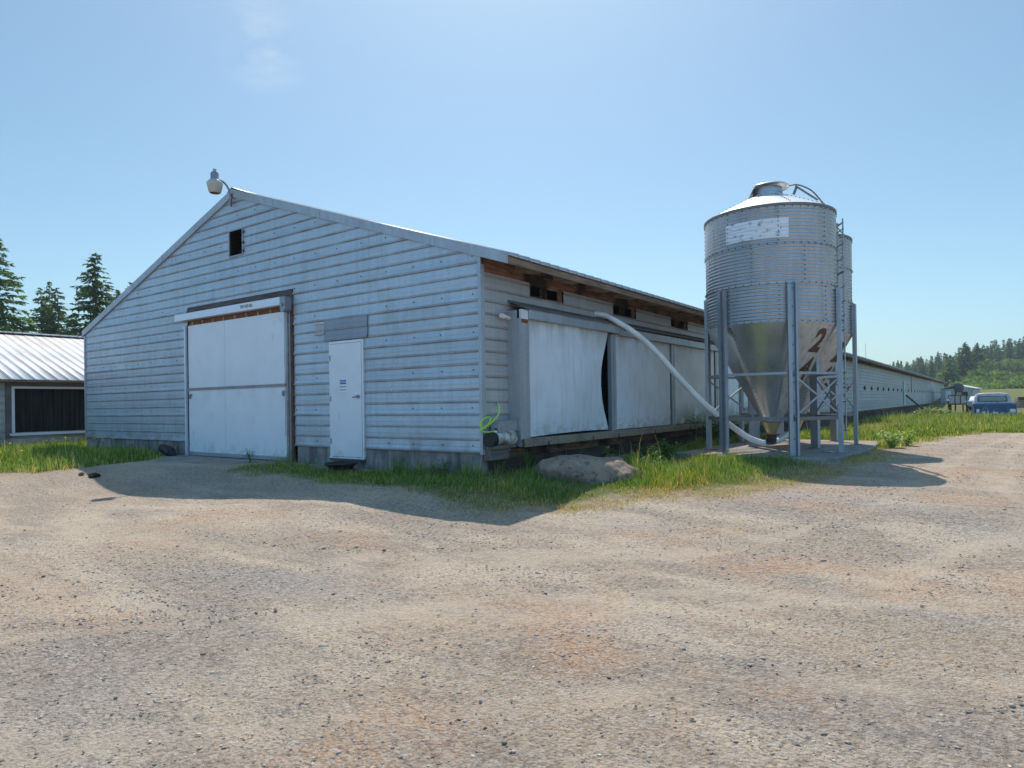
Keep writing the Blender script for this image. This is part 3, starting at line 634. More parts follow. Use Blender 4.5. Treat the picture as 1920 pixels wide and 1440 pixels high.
hb = MB().box((-9.22, -.17, 3.675), (-7.40, -.03, 3.835)).box((-7.395, -.172, 3.673), (-5.07, -.03, 3.837)).build('track_cover', MAT['white'], barn, bev=.004)
MB().box((-4.99, -.03, .5), (-4.93, .0, 3.66)).box((-5.05, -.05, .46), (-4.99, .0, 3.6)).build('door_jamb', MAT['steel'], barn)
MB().box((-4.925, -.035, .5), (-4.845, .0, 3.66)).build('door_jamb', MAT['rust'], barn)
MB().box((-8.985, -.07, .47), (-8.935, .0, 3.56)).build('door_jamb', MAT['white'], barn)
MB().box((-8.93, -.02, .47), (-8.845, .03, 3.6)).build('jamb_gap_board', MAT['dark'], barn)
# chain hoist head at the right end of the cover
poly = [(-.085,.15),(.085,.15),(.085,-.08)]+[(.085*math.cos(a), -.08-.085*math.sin(a)) for a in np.linspace(.3, math.pi-.3, 7)]+[(-.085,-.08)]
hst = MB().prism(poly, -.20, -.03, lambda a, b, c: (-4.945+a, c, 3.68+b)).build('hoist_head', MAT['lamp_metal'], barn, bev=.006)
MB().tube([(-4.945, -.235, 3.66), (-4.945, -.198, 3.66)], .03, 10).tube([(-4.97, -.215, 3.72), (-4.955, -.21, 3.66)], .008, 5).build('hub', MAT['steel'], hst)
MB().tube([(-5.035+.004*math.sin(z*9), -.09, z) for z in np.linspace(3.55, 1.0, 60)], .007, 5).build('hoist_chain', MAT['steel'], barn)
# text helper
def text_mesh(s, size, align='CENTER', bold=0.0):
    cu = bpy.data.curves.new('t', 'FONT'); cu.body = s; cu.size = size; cu.align_x = align; cu.align_y = 'CENTER'; cu.offset = bold
    ob = bpy.data.objects.new('t', cu); COL.objects.link(ob); bpy.context.view_layer.update()
    me = bpy.data.meshes.new_from_object(ob); bpy.data.objects.remove(ob); return me
def put_text(name, s, size, fn, mat, parent, bold=0, sub=0):
    me = text_mesh(s, size, bold=bold); bm = bmesh.new(); bm.from_mesh(me)
    bmesh.ops.triangulate(bm, faces=bm.faces)
    for _ in range(sub): bmesh.ops.subdivide_edges(bm, edges=bm.edges, cuts=1, use_grid_fill=True)
    for v in bm.verts: v.co = fn(v.co.x, v.co.y)
    bm.to_mesh(me); bm.free(); me.materials.clear(); me.materials.append(mat)
    o = bpy.data.objects.new(name, me); COL.objects.link(o); o.parent = parent; return o
st = MB().box((-6.45, -.1745, 3.69), (-6.02, -.172, 3.825)).build('maker_sticker', MAT['sign_white'], hb)
put_text('lettering', 'WEATHER SEAL', .072, lambda a, b: Vector((-6.235+a*.9, -.1765, 3.757+b*1.35)), MAT['ink'], st, bold=.0015)
# ---- man door
md = MB().box((-3.66, -.05, .64), (-2.80, -.004, 2.78)).build('entry_door', MAT['door'], barn, bev=.003)
tag(md, 'narrow white entry door right of the sliding door')
MB().box((-3.715, -.04, .62), (-3.668, .01, 2.835)).box((-2.792, -.04, .62), (-2.75, .01, 2.835)).box((-3.668, -.04, 2.788), (-2.792, .01, 2.835)).box((-3.715, -.06, .605), (-2.75, .01, .632)).build('door_frame', MAT['door'], barn)
for zz in (2.52, 1.74, .93): MB().box((-3.685, -.058, zz-.05), (-3.655, -.038, zz+.05)).build('hinge', MAT['steel'], md)
MB().tube([(-2.87, -.055, 1.77), (-2.87, -.10, 1.77)], [.033, .028], 12).tube([(-2.87, -.095, 1.77), (-2.92, -.10, 1.765), (-2.99, -.095, 1.755)], .012, 8).build('door_handle', MAT['steel'], md, smooth=True)
MB().box((-3.73, -.045, .56), (-2.74, .0, .604)).build('threshold', MAT['wood_door'], barn)
sg = MB().box((-3.40, -.0535, 1.86), (-3.20, -.0505, 2.10)).build('notice_sign', MAT['sign_white'], md)
MB().box((-3.39, -.0555, 2.01), (-3.21, -.0538, 2.09)).build('sign_header', MAT['blue_sign'], sg)
put_text('lettering', 'NOTICE', .055, lambda a, b: Vector((-3.30+a, -.0565, 2.05+b)), MAT['inkw'], sg, bold=.001)
for zz, s in ((1.965, 'Keep door'), (1.905, 'shut at all'),): put_text('lettering', s, .044, lambda a, b, zz=zz: Vector((-3.30+a*.95, -.0545, zz+b)), MAT['ink'], sg, bold=.001)
siding('patch_panel', MAT['patch'], lambda z: (-3.87, -2.64), 2.85, 3.262, [], lambda a, o, z: (a, -o-.019, z), barn)
siding('patch_panel', MAT['siding_side'], lambda z: (-4.15, -3.86), 2.99, 3.20, [], lambda a, o, z: (a, -o-.010, z), barn)
# gable window: open hole with frame
gw = MB().box((-7.12,-.03,4.94),(-7.095,-.0,5.535)).box((-6.595,-.03,4.94),(-6.57,-.0,5.535)).box((-7.095,-.028,4.94),(-6.595,-.0,4.962)).box((-7.095,-.028,5.513),(-6.595,-.0,5.535)).build('gable_window', MAT['trim'], barn)
for zz in (5.43, 5.2, 5.02): MB().box((-6.565, -.04, zz-.03), (-6.53, -.022, zz+.03)).build('hinge', MAT['rust'], gw)
# dark inner lining so openings look into a dim barn
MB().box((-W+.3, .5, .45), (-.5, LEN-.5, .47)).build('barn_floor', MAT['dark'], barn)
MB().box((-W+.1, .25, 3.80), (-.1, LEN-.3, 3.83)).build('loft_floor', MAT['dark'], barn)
# ---- upper vent openings near the eave
for k, (a, b, z0, z1) in enumerate(near_v):
    vo = MB().box((-.06, a, z0), (-.02, b, z0+.035)).box((-.06, a, z1-.03), (-.02, b, z1+.02)).box((-.06, (a+b)/2-.03, z0+.035), (-.015, (a+b)/2+.03, z1-.03)).box((-.06, a, z0+.035), (-.03, a+.08, z1-.03)).box((-.06, b-.14, z0+.035), (-.03, b, z1-.03)).box((-.07, (a+b)/2-.15, z0+.035), (-.05, (a+b)/2-.03, z1-.03)).build('eave_vent', MAT['wood_dark'], barn)
vp = None
for k, yy in enumerate(yv):
    if vp is None:
        vp = MB().box((-.09,-.44,2.08),(.004,-.36,2.39)).box((-.09,.36,2.08),(.004,.44,2.39)).box((-.09,-.36,2.08),(.004,.36,2.13)).box((-.09,-.36,2.34),(.004,.36,2.39)).box((-.10,-.36,2.13),(-.06,.1,2.34)).build('wall_vent', MAT['wood_dark'], barn); q = vp
    else: q = vp.copy(); COL.objects.link(q); q.parent = barn
    q.location = (0, yy, 0)
# ---- pop-out curtain bays
xo = .25; y_end = 13.9
MB().box((0, .70, .89), (.245, .72, 3.02)).box((.0, .70, 3.02), (.20, .722, 3.16)).build('end_panel', MAT['panel'], barn)
MB().box((.205, .695, .87), (xo+.012, .86, 3.02)).box((.235, .86, .87), (xo+.002, .93, 3.02)).build('corner_post', MAT['panel'], barn)
MB().box((.2, .93, .87), (xo+.006, 1.0, 3.02)).build('corner_post', MAT['trim'], barn)
gus = MB().box((.22, .76, 3.02), (xo+.02, .95, 3.18)).build('end_bracket', MAT['dropping'], barn); MB().box((.225, .765, 2.955), (xo+.016, .955, 3.02)).build('rust_patch', MAT['orange_wood'], gus)
for a, b in ((.955, 4.33), (4.335, 7.55), (7.555, 10.8), (10.805, y_end)):
    MB().box((.17, a, 3.03 if a < 1 else 3.0), (xo+.05+.004*(a < 1), b, 3.205 if a < 1 else 3.165)).build('header_beam', MAT['trim_blue'] if a < 4 else MAT['panel'], barn, bev=.006)
MB().prism([(-.0,3.36),(.28,3.235),(.28,3.222),(.0,3.34)], .72, y_end+.05, lambda a, b, c: (a, c, b)).prism([(.0,3.28),(.32,3.19),(.32,3.212),(.0,3.30)], .8, y_end+.05, lambda a, b, c: (a, c, b)).build('drip_flashing', MAT['wood_beam'], barn)
MB().box((0.02, .72, .985), (xo+.075, y_end, 1.0)).box((xo+.055, .735, .865), (xo+.075, y_end, .985)).box((.02, .735, .865), (.04, y_end, .985)).build('curtain_sill', MAT['wood_light'], barn)
for yy in (1.45, 3.05, 4.15, 6.0, 8.2, 10.1):
    MB().tube([(xo+.078, yy, .93), (xo+.095, yy, .87), (xo+.085, yy+.02, .82)], .012, 6).build('sill_hook', MAT['bolt'], barn)
for k, yc in enumerate((4.12, 7.33, 10.54, 13.8)):
    MB().box((.14, yc-.06, 1.0), (xo-.015, yc+.03, 3.01)).box((.14, yc+.03, 1.0), (xo-.04, yc+.05, 3.01)).box((.14, yc+.05, 1.0), (xo-.012, yc+.14, 3.01)).build('curtain_post', MAT['trim'], barn, bev=.003)
rs2 = np.random.RandomState(2)
for k, (a, b) in enumerate(((1.0, 3.97), (4.27, 7.18), (7.48, 10.39), (10.69, 13.65))):
    nu, nv = 60, 40; u_, v_ = np.meshgrid(np.linspace(0, 1, nu), np.linspace(0, 1, nv), indexing='ij')
    zz = 1.015+v_*2.03; yy = a+(b-a)*u_
    bul = np.sin(np.pi*np.clip(u_, 0, 1))*np.sin(np.pi*np.clip(v_, 0, 1))
    if k == 0:
        yy = yy-(u_**4)*(.33*np.sin(np.pi*np.clip((1-v_)*.92+.02, 0, 1))**1.3+.02)
        zz = zz+(1-v_)*.03*np.sin(u_*2.6)
    xx = .215+.05*bul*(1.2 if k == 0 else .35)
    ph = (yy*7+(1-v_)*9+fbm(yy, zz, 1.4, 3)*5)
    xx = xx+.007*np.sin(ph)*np.exp(-u_*3.0)*(1.3 if k == 0 else .3)+.006*(fbm(yy*3, zz*1.2, 1.2, 4)-.5)*2+.0018*np.sin(yy*21+fbm(yy, zz, 2, 2)*6)*(.4+.6*(1-v_))
    if k == 1: xx = xx+.012*np.exp(-((u_*1.2+v_-1.35)/.03)**2)*(u_ > .15)+.010*np.exp(-((u_*1.2+v_-1.05)/.03)**2)*(u_ > .55)
    xx = np.minimum(xx, .30)
    id_ = np.arange(nu*nv).reshape(nu, nv); Fc = np.stack([id_[:-1,:-1], id_[1:,:-1], id_[1:,1:], id_[:-1,1:]], -1).reshape(-1, 4)
    npmesh('curtain', np.stack([xx, yy, zz], -1).reshape(-1, 3), Fc, MAT['tarp'], barn, smooth=True)
# rain pipe and conduit far along the side wall
MB().tube([(.10, 61.9, .86), (.10, 61.9, 3.05), (.05, 61.9, 3.12)], .09, 10).build('vent_pipe', MAT['pvc'], barn)
MB().box((.02, 69.2, 2.38), (.06, 69.35, 3.78)).build('conduit', MAT['brace'], barn)
MB().tube([(-3, 62, ztop(-3)-.1), (-3, 62, ztop(-3)+1.6)], .03, 6).build('roof_vent_stack', MAT['pvc'], barn)
print('barn done')
# ---- things at the near corner of the barn
t = thing('pvc_valve', 'white pvc ball valve with red lever poking from the side siding near the corner', 'valve', (.02, .70, 3.03))
MB().tube([(.0,.0,.0),(.06,-.02,.0),(.08,-.10,.01),(.08,-.26,.02)], .028, 10).build('pipe_stub', MAT['pvc'], t, smooth=True)
MB().tube([(.08,-.20,.015),(.08,-.29,.02)], .042, 10).build('valve_body', MAT['pvc'], t, smooth=True)
MB().beam((.08,-.24,.065), (.09,-.12,.075), .03, .012).box((.07,-.25,.035),(.09,-.23,.07)).build('lever', MAT['red'], t)
t = thing('drain_pipe', 'short stained white pvc pipe with black end cap under the hose', 'pipe', (.17, .0, 1.03))
MB().tube([(0,.03,0),(0,.35,.0),(0,.52,-.005)], .105, 20).tube([(0,.38,0),(0,.56,0)], .122, 20).build('pipe', MAT['pvc_old'], t, smooth=True)
MB().tube([(0,-.055,0),(0,.06,0)], .118, 20).build('end_cap', MAT['black'], t, smooth=True)
MB().box((-.17,.0,-.16),(.05,.62,-.105)).box((-.17,.02,-.34),(-.02,.5,-.16)).build('support_board', MAT['wood_beam'], t)
for (a, b, z0, lb) in ((.17, .40, 1.135, 'small grey concrete block behind the hose end'), (.41, .74, 1.14, 'larger grey concrete block lying on the white drain pipe')):
    tag(box('concrete_block', (.03, a, z0), (.20, b, z0+.18), MAT['block'], bev=.006), lb, 'block', 'grey blocks on the drain pipe')
t = thing('garden_hose', 'lime green hose looping from a hole in the siding to the drain pipe', 'hose', (0, 0, 0))
hp = spline([(.01,.40,1.60),(.09,.30,1.60),(.14,.27,1.54),(.15,.226,1.415),(.16,.025,1.292),(.17,-.183,1.215),(.175,-.272,1.244),(.17,-.247,1.326),(.165,-.111,1.381),(.16,-.01,1.378),(.165,.0,1.35),(.18,-.058,1.295),(.19,-.25,1.205),(.19,-.295,1.18),(.185,-.17,1.155),(.18,-.03,1.15),(.18,.05,1.15)], 8)
MB().tube(hp, .0125, 8).build('hose', MAT['lime'], t, smooth=True)
MB().tube([(.20,.05,1.14),(.175,.12,1.15)], .026, 8).tube([(.175,.12,1.15),(.17,.10,1.08)], .03, 8).build('fitting', MAT['pvc'], t, smooth=True)
MB().tube([(.175,.12,1.16),(.17,.13,1.20)], .02, 8).build('tap', MAT['black'], t)
# boulder
bm = bmesh.new(); bmesh.ops.create_icosphere(bm, subdivisions=5, radius=1)
from mathutils import noise as mn
for v in bm.verts:
    p = v.co.copy(); f_ = 1+.22*mn.noise(p*1.1+Vector((3,1,2)))+.14*mn.noise(p*2.6)+.05*(abs(mn.noise(p*4.5))-.2)+.03*mn.noise(p*9)+.015*mn.noise(p*20)
    z_ = p.z*f_; lx = p.x*f_
    top = .36-.045*math.exp(-((lx-.25)/.22)**2) if z_ > 0 else .4
    v.co = Vector((lx*1.03, p.y*f_*.62, z_*top))
    if v.co.z > .27+.06*mn.noise(p*1.5): v.co.z = .27+.06*mn.noise(p*1.5)+(v.co.z-.27)*.35
me = bpy.data.meshes.new('boulder'); bm.to_mesh(me); bm.free(); me.materials.append(MAT['rock'])
for p in me.polygons: p.use_smooth = True
bo = bpy.data.objects.new('boulder', me); COL.objects.link(bo); bo.location = (1.40, 1.03, tz(1.40, 1.03)+.0); bo.rotation_euler = (R(2), R(2), R(48)); bo.scale = (.80, .9, 1.22)
tag(bo, 'large low brown boulder in the grass below the first curtain', 'boulder')
# rubber feed tub at the entry door
t = thing('feed_tub', 'shallow black rubber tub on the ground before the entry door', 'tub', (-2.95, -.42, tz(-2.95, -.42)+.03))
MB().lathe([(.20,0),(.27,.10),(.295,.125),(.30,.105),(.275,.08)], 24, capb=True).build('bowl', MAT['black'], t, smooth=True)
MB().lathe([(.0,.02),(.22,.03)], 24).build('bottom', MAT['black'], t)
t = thing('rubber_scrap', 'black crumpled rubber scrap against the foundation left of the sliding door', 'scrap', (-9.35, -.28, .45))
MB().tube([(-.3,0,.12),(-.18,-.05,.2),(.0,-.03,.16),(.2,-.05,.1),(.28,.0,.02)], [.05,.11,.12,.12,.05], 8).build('scrap', MAT['black'], t, smooth=True)
def lump(nm, loc, s, mat, lb, cat, seed, grp=None):
    bm = bmesh.new(); bmesh.ops.create_icosphere(bm, subdivisions=2, radius=1)
    for v in bm.verts:
        f_ = 1+.5*mn.noise(v.co*1.7+Vector((seed, 0, 0))); v.co = Vector((v.co.x*f_*s[0], v.co.y*f_*s[1], v.co.z*f_*s[2]))
    me = bpy.data.meshes.new(nm); bm.to_mesh(me); bm.free(); me.materials.append(mat); o = bpy.data.objects.new(nm, me); COL.objects.link(o); o.location = loc
    return tag(o, lb, cat, grp)
for i, (x_, y_, s_) in enumerate(((-7.05,-2.85,.13),(-7.42,-2.92,.07),(-4.55,-.95,.07))):
    lump('dirt_clod', (x_, y_, tz(x_, y_)+.02), (s_*.9, s_*.7, s_*.45), MAT['wood_dark'] if i < 2 else MAT['rock'], ('big dark clod lying in the barn shadow before the big door', 'smaller dark clod left of the big one in the shadow', 'brown stone at the right edge of the door apron')[i], 'clod', i*3.3)
tag(MB().tube([(2.15,4.75,.53),(2.28,4.78,.535)], .022, 8).build('bottle', MAT['dropping']), 'small white bottle lying on the concrete pad by the silo leg', 'bottle')
tag(lump('paper_scrap', (4.0, 6.2, .53), (.09, .05, .01), MAT['dropping'], 'flat white scrap lying on the concrete pad', 'scrap', 5))
# ---- security light on the ridge
AX, AY = -6.90, -.46
t = thing('security_light', 'grey dusk to dawn yard light on a curved arm at the gable peak', 'light', (XA, -.055, 6.2))
off = Vector((XA, -.055, 6.2))
arm = spline([Vector(p)-off for p in ((XA,-.075,6.13),(XA,-.080,6.28),(XA,-.13,6.43),(XA,-.22,6.525),(XA,-.33,6.555),(AX,AY+.05,6.545))], 6)
MB().tube(arm, .022, 8).build('bracket_arm', MAT['lamp_metal'], t, smooth=True)
MB().box((-.03,-.01,-.16),(.03,.0,.12)).build('mounting_plate', MAT['rust'], t)
lc = Vector((AX, AY, 6.385))-off
MB().lathe([(.055,.03),(.10,.12),(.085,.14),(.085,.27),(.07,.30),(.035,.31)], 20, c=lc, capb=True, capt=True).build('lamp_housing', MAT['lamp_metal'], t, smooth=True)
MB().lathe([(.03,.31),(.038,.33),(.036,.375),(.02,.385)], 14, c=lc, capt=True).build('photocell', MAT['leg'], t, smooth=True)
MB().lathe([(.105,.135),(.165,.07),(.168,.05),(.125,-.13),(.10,-.15)], 24, c=lc, capb=True).build('refractor', MAT['lamp_glass'], t, smooth=True)
# ------------------------------------------------------------------ feed silos
SR = 1.27; ZC0, ZC1 = 3.08, 5.35
def make_silo(loc, label, digits, faceang):
    cx, cy, _ = loc; dirc = math.atan2(CY-cy, CX-cx)          # azimuth that faces the drive
    t = thing('feed_silo', label, 'silo', (cx, cy, .515), 0, 'twin feed silos on the concrete pad')
    g = .515; A = lambda deg: dirc+R(deg)                        # deg > 0: towards picture right
    prof = []; nz_ = 34*6
    for i in range(nz_+1):
        z = ZC0+(ZC1-ZC0)*i/nz_; ring = int((z-ZC0)/.757); rr = SR+.0085*math.sin((z-ZC0)/.0668*2*math.pi)+.006*(2-min(ring, 2))*-1+.006
        prof.append((rr, z-g))
    MB().lathe(prof, 112).build('cylinder', MAT['silo'], t, smooth=True)
    mb = MB()
    for zz in (ZC0+.757, ZC0+1.514): mb.lathe([(SR+.004,zz-g-.012),(SR+.019,zz-g-.010),(SR+.019,zz-g+.006),(SR+.004,zz-g+.008)], 96)
    mb.build('ring_seam', MAT['silo'], t, smooth=True)
    MB().lathe([(SR+.0,ZC1-g-.035),(SR+.025,ZC1-g-.03),(SR+.03,ZC1-g+.012),(SR-.03,ZC1-g+.03)], 96).build('eave_ring', MAT['brace'], t, smooth=True)
    mb = MB()
    def bolt(a, z, rr=SR+.012, s=.011):
        mb.tube([(rr*math.cos(a), rr*math.sin(a), z-g), ((rr+.014)*math.cos(a), (rr+.014)*math.sin(a), z-g)], s, 5)
    for zz in (ZC0+.02, ZC0+.757, ZC0+1.514, ZC1-.06):
        for k in range(52): bolt(2*math.pi*k/52, zz, SR+.018)
    for dg in (-36, 8, 52, 97, 140, 185, 230, 275):
        for k in range(8):
            for ring, sh in ((0, 0), (1, 22), (2, 0)): bolt(A(dg+sh), ZC0+ring*.757+.06+k*.09)
    for zz_, rr_ in [(ZC0-.05-k*.075, SR-(SR-.2)*(.05+k*.075)/1.91) for k in range(24)]:
        for dg in (-36, 20, 62, 120): bolt(A(dg), zz_, rr_+.001, .008)
    o = mb.build('bolts', MAT['bolt'], t); o['kind'] = 'stuff'
    # roof cone with seams, hatch
    MB().lathe([(SR+.03,ZC1-g+.012),(.29,5.86-g)], 80).build('roof_cone', MAT['silo_roof'], t, smooth=True)
    mb = MB()
    for k in range(10):
        for j in range(9):
            q = .12+j*.09; rr = SR+.03-(SR-.26)*q; zz = ZC1+.012+(5.86-ZC1-.012)*q+.004; a = A(-52+k*36)
            mb.box((rr*math.cos(a)-.008, rr*math.sin(a)-.008, zz-g), (rr*math.cos(a)+.008, rr*math.sin(a)+.008, zz-g+.012))
    mb.build('roof_bolts', MAT['bolt'], t)['kind'] = 'stuff'
    MB().lathe([(.285,5.84-g),(.285,6.02-g),(.27,6.02-g)], 40).lathe([(.295,5.90-g),(.295,5.925-g)], 40).build('hatch_collar', MAT['silo'], t, smooth=True)
    # lid: shallow pan with a bent-down left flap, tipped a little
    lid = MB(); V = []; F = []; nr, na = 7, 44
    ri = Vector((-math.sin(A(0)), math.cos(A(0)), 0))
    for i in range(nr):
        for k in range(na):
            a = 2*math.pi*k/na; r0 = .43*(i/(nr-1))**.8; x_, y_ = r0*math.cos(a), r0*math.sin(a)
            side = ri.x*x_+ri.y*y_; z_ = 6.10-g-.05*(r0/.43)**2+.03*side
            if side < -.24: z_ -= (-.24-side)*1.45
            if i == nr-1: z_ -= .03
            V.append((x_, y_, z_))
    for i in range(nr-1):
        for k in range(na): F.append((i*na+k, i*na+(k+1) % na, (i+1)*na+(k+1) % na, (i+1)*na+k))
    lid.add(V, F); lo = lid.build('lid', MAT['silo'], t, smooth=True)
    md_ = lo.modifiers.new('thick', 'SOLIDIFY'); md_.thickness = .008
    rv = lambda s, n, z: Vector((-math.sin(A(0))*s+math.cos(A(0))*n, math.cos(A(0))*s+math.sin(A(0))*n, z-g))
    MB().tube(spline([rv(.40,-.1,6.07), rv(.60,-.1,6.06), rv(.85,-.08,5.90), rv(1.05,-.05,5.62), rv(1.12,.0,5.52)], 5), .016, 7).beam(rv(.50,.05,5.83), rv(.56,.05,5.98), .05, .05).beam(rv(.54,.05,6.0), rv(.95,.05,5.66), .05, .03).build('lid_lever', MAT['brace'], t)
    # hopper: bare metal with cream painted sector
    rt, rb, zt_, zb_ = SR+.004, .20, ZC0+.01, 1.17
    def cone_sector(nm, a0, a1, mat, off=0):
        n = max(6, int((a1-a0)/4)); V = []; F = []
        for i in range(13):
            q = i/12
            for k in range(n+1):
                a = A(a0+(a1-a0)*k/n); rr = rt+(rb-rt)*q+off; V.append((rr*math.cos(a), rr*math.sin(a), zt_+(zb_-zt_)*q-g))
        for i in range(12):
            for k in range(n): F.append((i*(n+1)+k, i*(n+1)+k+1, (i+1)*(n+1)+k+1, (i+1)*(n+1)+k))
        o = MB().add(V, F).build(nm, mat, t, smooth=True); return o
    cone_sector('hopper', faceang+42, faceang-33+360, MAT['cone'])
    cp = cone_sector('painted_sector', faceang-33, faceang+42, MAT['cream'])
    MB().beam(Vector((rt*math.cos(A(-33+faceang)), rt*math.sin(A(-33+faceang)), zt_-g)), Vector((rb*math.cos(A(-33+faceang)), rb*math.sin(A(-33+faceang)), zb_-g)), .03, .012).build('cone_seam', MAT['silo'], t)
    def cmap(ca, s0):
        def fn(x_, y_):
            s = s0-y_; q = s/2.19; rr = rt+(rb-rt)*q+.006
            a = A(ca)+x_/max(.35, rr); return Vector((rr*math.cos(a), rr*math.sin(a), zt_+(zb_-zt_)*q-g))
        return fn
    for ch, s0 in digits: put_text('number', ch, .66, cmap(faceang+4, s0), MAT['brown_paint'], cp, bold=.03, sub=2)
    MB().lathe([(rb+.012,1.12-g),(rb+.02,1.13-g),(rb+.02,1.19-g),(rb+.0,1.20-g)], 28).build('collar', MAT['brace'], t, smooth=True)
    MB().lathe([(.195,1.12-g),(.085,.87-g)], 28).build('feed_boot', MAT['boot'], t, smooth=True)
    MB().box((-.14,-.10,.845-g),(.14,.10,.87-g)).box((-.08,-.08,.76-g),(.08,.08,.845-g)).build('slide_gate', MAT['rust'], t)
    # six legs of folded channel, braced
    pr = [(-.10,0),(-.10,.075),(-.035,.075),(-.02,.02),(.03,.02),(.045,.075),(.085,.075),(.085,0)]
    legs = [-42, 18, 78, 138, 198, 258]; rl = SR+.012
    def lp(deg, z, rad=rl+.04): a = A(deg); return Vector((rad*math.cos(a), rad*math.sin(a), z-g))
    for dg in legs:
        a = A(dg); er = Vector((math.cos(a), math.sin(a), 0)); et = Vector((-math.sin(a), math.cos(a), 0))
        lg = MB().prism(pr, .515, 3.80, lambda x_, y_, z: tuple(er*(rl+y_)+et*x_+Vector((0, 0, z-g)))).build('leg', MAT['leg'], t)
        hb_ = MB()
        for k in range(9): p = er*(rl+.022)+et*.005+Vector((0, 0, 3.72-k*.36-g)); hb_.tube([p, p+er*.012], .012, 6)
        hb_.build('leg_bolts', MAT['bolt'], lg)['kind'] = 'stuff'
        MB().box((-.11,-.11,0),(.11,.11,.012)).build('foot_plate', MAT['brace'], lg).location = er*(rl+.03)
    for i, dg in enumerate(legs):
        d2 = dg+60
        for zz, s in ((2.10, .05), (1.22, .07)): MB().beam(lp(dg, zz), lp(d2, zz), .04, s).build('brace', MAT['leg'] if zz > 2 else MAT['brace'], t)
        if i in (2, 4, 0) or i == 1:
            if i == 0: continue
            MB().beam(lp(dg, 2.06), lp(d2, 1.26), .012, .035).beam(lp(dg, 1.26, rl+.06), lp(d2, 2.06, rl+.06), .012, .035).build('cross_brace', MAT['leg'], t)
    return t, A, lp
def lead(t, A, deg, zb_, zt2):
    g = .515; lad = bpy.data.objects.new('ladder', None); COL.objects.link(lad); lad.parent = t
    a = A(deg); er = Vector((math.cos(a), math.sin(a), 0)); et = Vector((-math.sin(a), math.cos(a), 0)); r0 = SR+.15
    for s in (-.17, .17): MB().beam(er*r0+et*s+Vector((0,0,zb_-g)), er*r0+et*s+Vector((0,0,zt2-g)), .035, .02, up=er).build('ladder_rail', MAT['leg'], lad)
    z = zb_+.12; k = 0
    while z < zt2-.05:
        MB().tube([er*r0+et*-.20+Vector((0,0,z-g)), er*r0+et*.20+Vector((0,0,z-g))], .013, 6).build('rung', MAT['brace'], lad); z += .295; k += 1
    for z in (1.9, 3.2, 4.2, 5.2): MB().beam(er*(SR if z > 3 else r0-.06)+Vector((0,0,z-g)), er*r0+et*.0+Vector((0,0,z-g)), .03, .03).beam(er*r0+et*-.17+Vector((0,0,z-g)), er*r0+et*.17+Vector((0,0,z-g)), .03, .02).build('standoff', MAT['leg'], lad)
S1C = (2.88, 6.13, 0)
s1, A1, lp1 = make_silo(S1C, 'nearer galvanized feed silo with faded white panel and brown numbers 2 and 4', (('2', .42), ('4', 1.05)), 52)
lead(s1, A1, 103, .82, 5.28)
# faded white panel on the upper ring, following the corrugation
V = []; F = []; n1, n2 = 40, 36
for i in range(n1+1):
    a = A1(-38+54.5*i/n1)
    for j in range(n2+1):
        z = 4.70+.38*j/n2; rr = SR+.0085*math.sin((z-ZC0)/.0668*2*math.pi)+.0135; V.append((rr*math.cos(a), rr*math.sin(a), z-.515))
for i in range(n1):
    for j in range(n2): q = i*(n2+1)+j; F.append((q, q+n2+1, q+n2+2, q+1))
MB().add(V, F).build('faded_panel', MAT['faded'], s1, smooth=True)
S2C = (2.73, 8.95, 0)
s2, A2, lp2 = make_silo(S2C, 'farther galvanized feed silo half hidden behind the nearer one', (('2', .50), ('6', 1.12)), 60)
lead(s2, A2, 205, .9, 5.3)
# feed auger tube
def vray(u, v):
    a, b = u-960, (720+SY)-v
    return Matrix.Rotation(YAW, 3, 'Z') @ Matrix.Rotation(math.pi/2+PITCH, 3, 'X') @ Matrix.Rotation(-ROLL, 3, 'Z') @ Vector((a/FPX, b/FPX, -1))
def on_vplane(u, v, p, q):
    d = vray(u, v); nx, ny = -(q[1]-p[1]), q[0]-p[0]; t_ = (nx*(p[0]-CX)+ny*(p[1]-CY))/(nx*d.x+ny*d.y); return Vector((CX, CY, CZ))+d*t_
t = thing('feed_auger', 'white flexible feed tube sagging from the barn wall down to the silo boots', 'feed pipe', (2.88, 6.13, .72))
o3 = Vector((2.88, 6.13, .72)); p0 = (0.02, 3.86); p1 = (2.88, 6.13)
px = [(1131,590.5),(1144,596),(1158,604),(1178,616),(1197,629.5),(1217,646.5),(1237,667),(1257,690),(1277,713),(1316,753),(1342,775.5),(1369,797),(1399,818),(1418,826.5),(1438,831)]
pts = [Vector((-.10, 3.77, 3.45))]+[on_vplane(u, v, p0, p1) for u, v in px]+[Vector((2.93, 6.6, .73)), Vector((2.85, 7.6, .80)), Vector((2.73, 8.9, .76))]
pts = [p-o3 for p in pts]; sp_ = spline(pts, 7)
MB().tube(sp_, .060, 16).build('tube', MAT['pvc'], t, smooth=True)
for k in (12, 26, 54, 74, 100):
    MB().tube([sp_[k], sp_[k].lerp(sp_[k+1], .35)], .0665, 16).build('coupler', MAT['pvc_old'] if k < 27 else MAT['pvc'], t, smooth=True)
MB().tube([sp_[k]+Vector((0, 0, -.075)) for k in range(8, 28)], .012, 5).build('support_wire', MAT['bolt'], t)
MB().box((-.07,-.16,-.05),(.07,.10,.06)).build('junction', MAT['black'], t)
print('silos done')
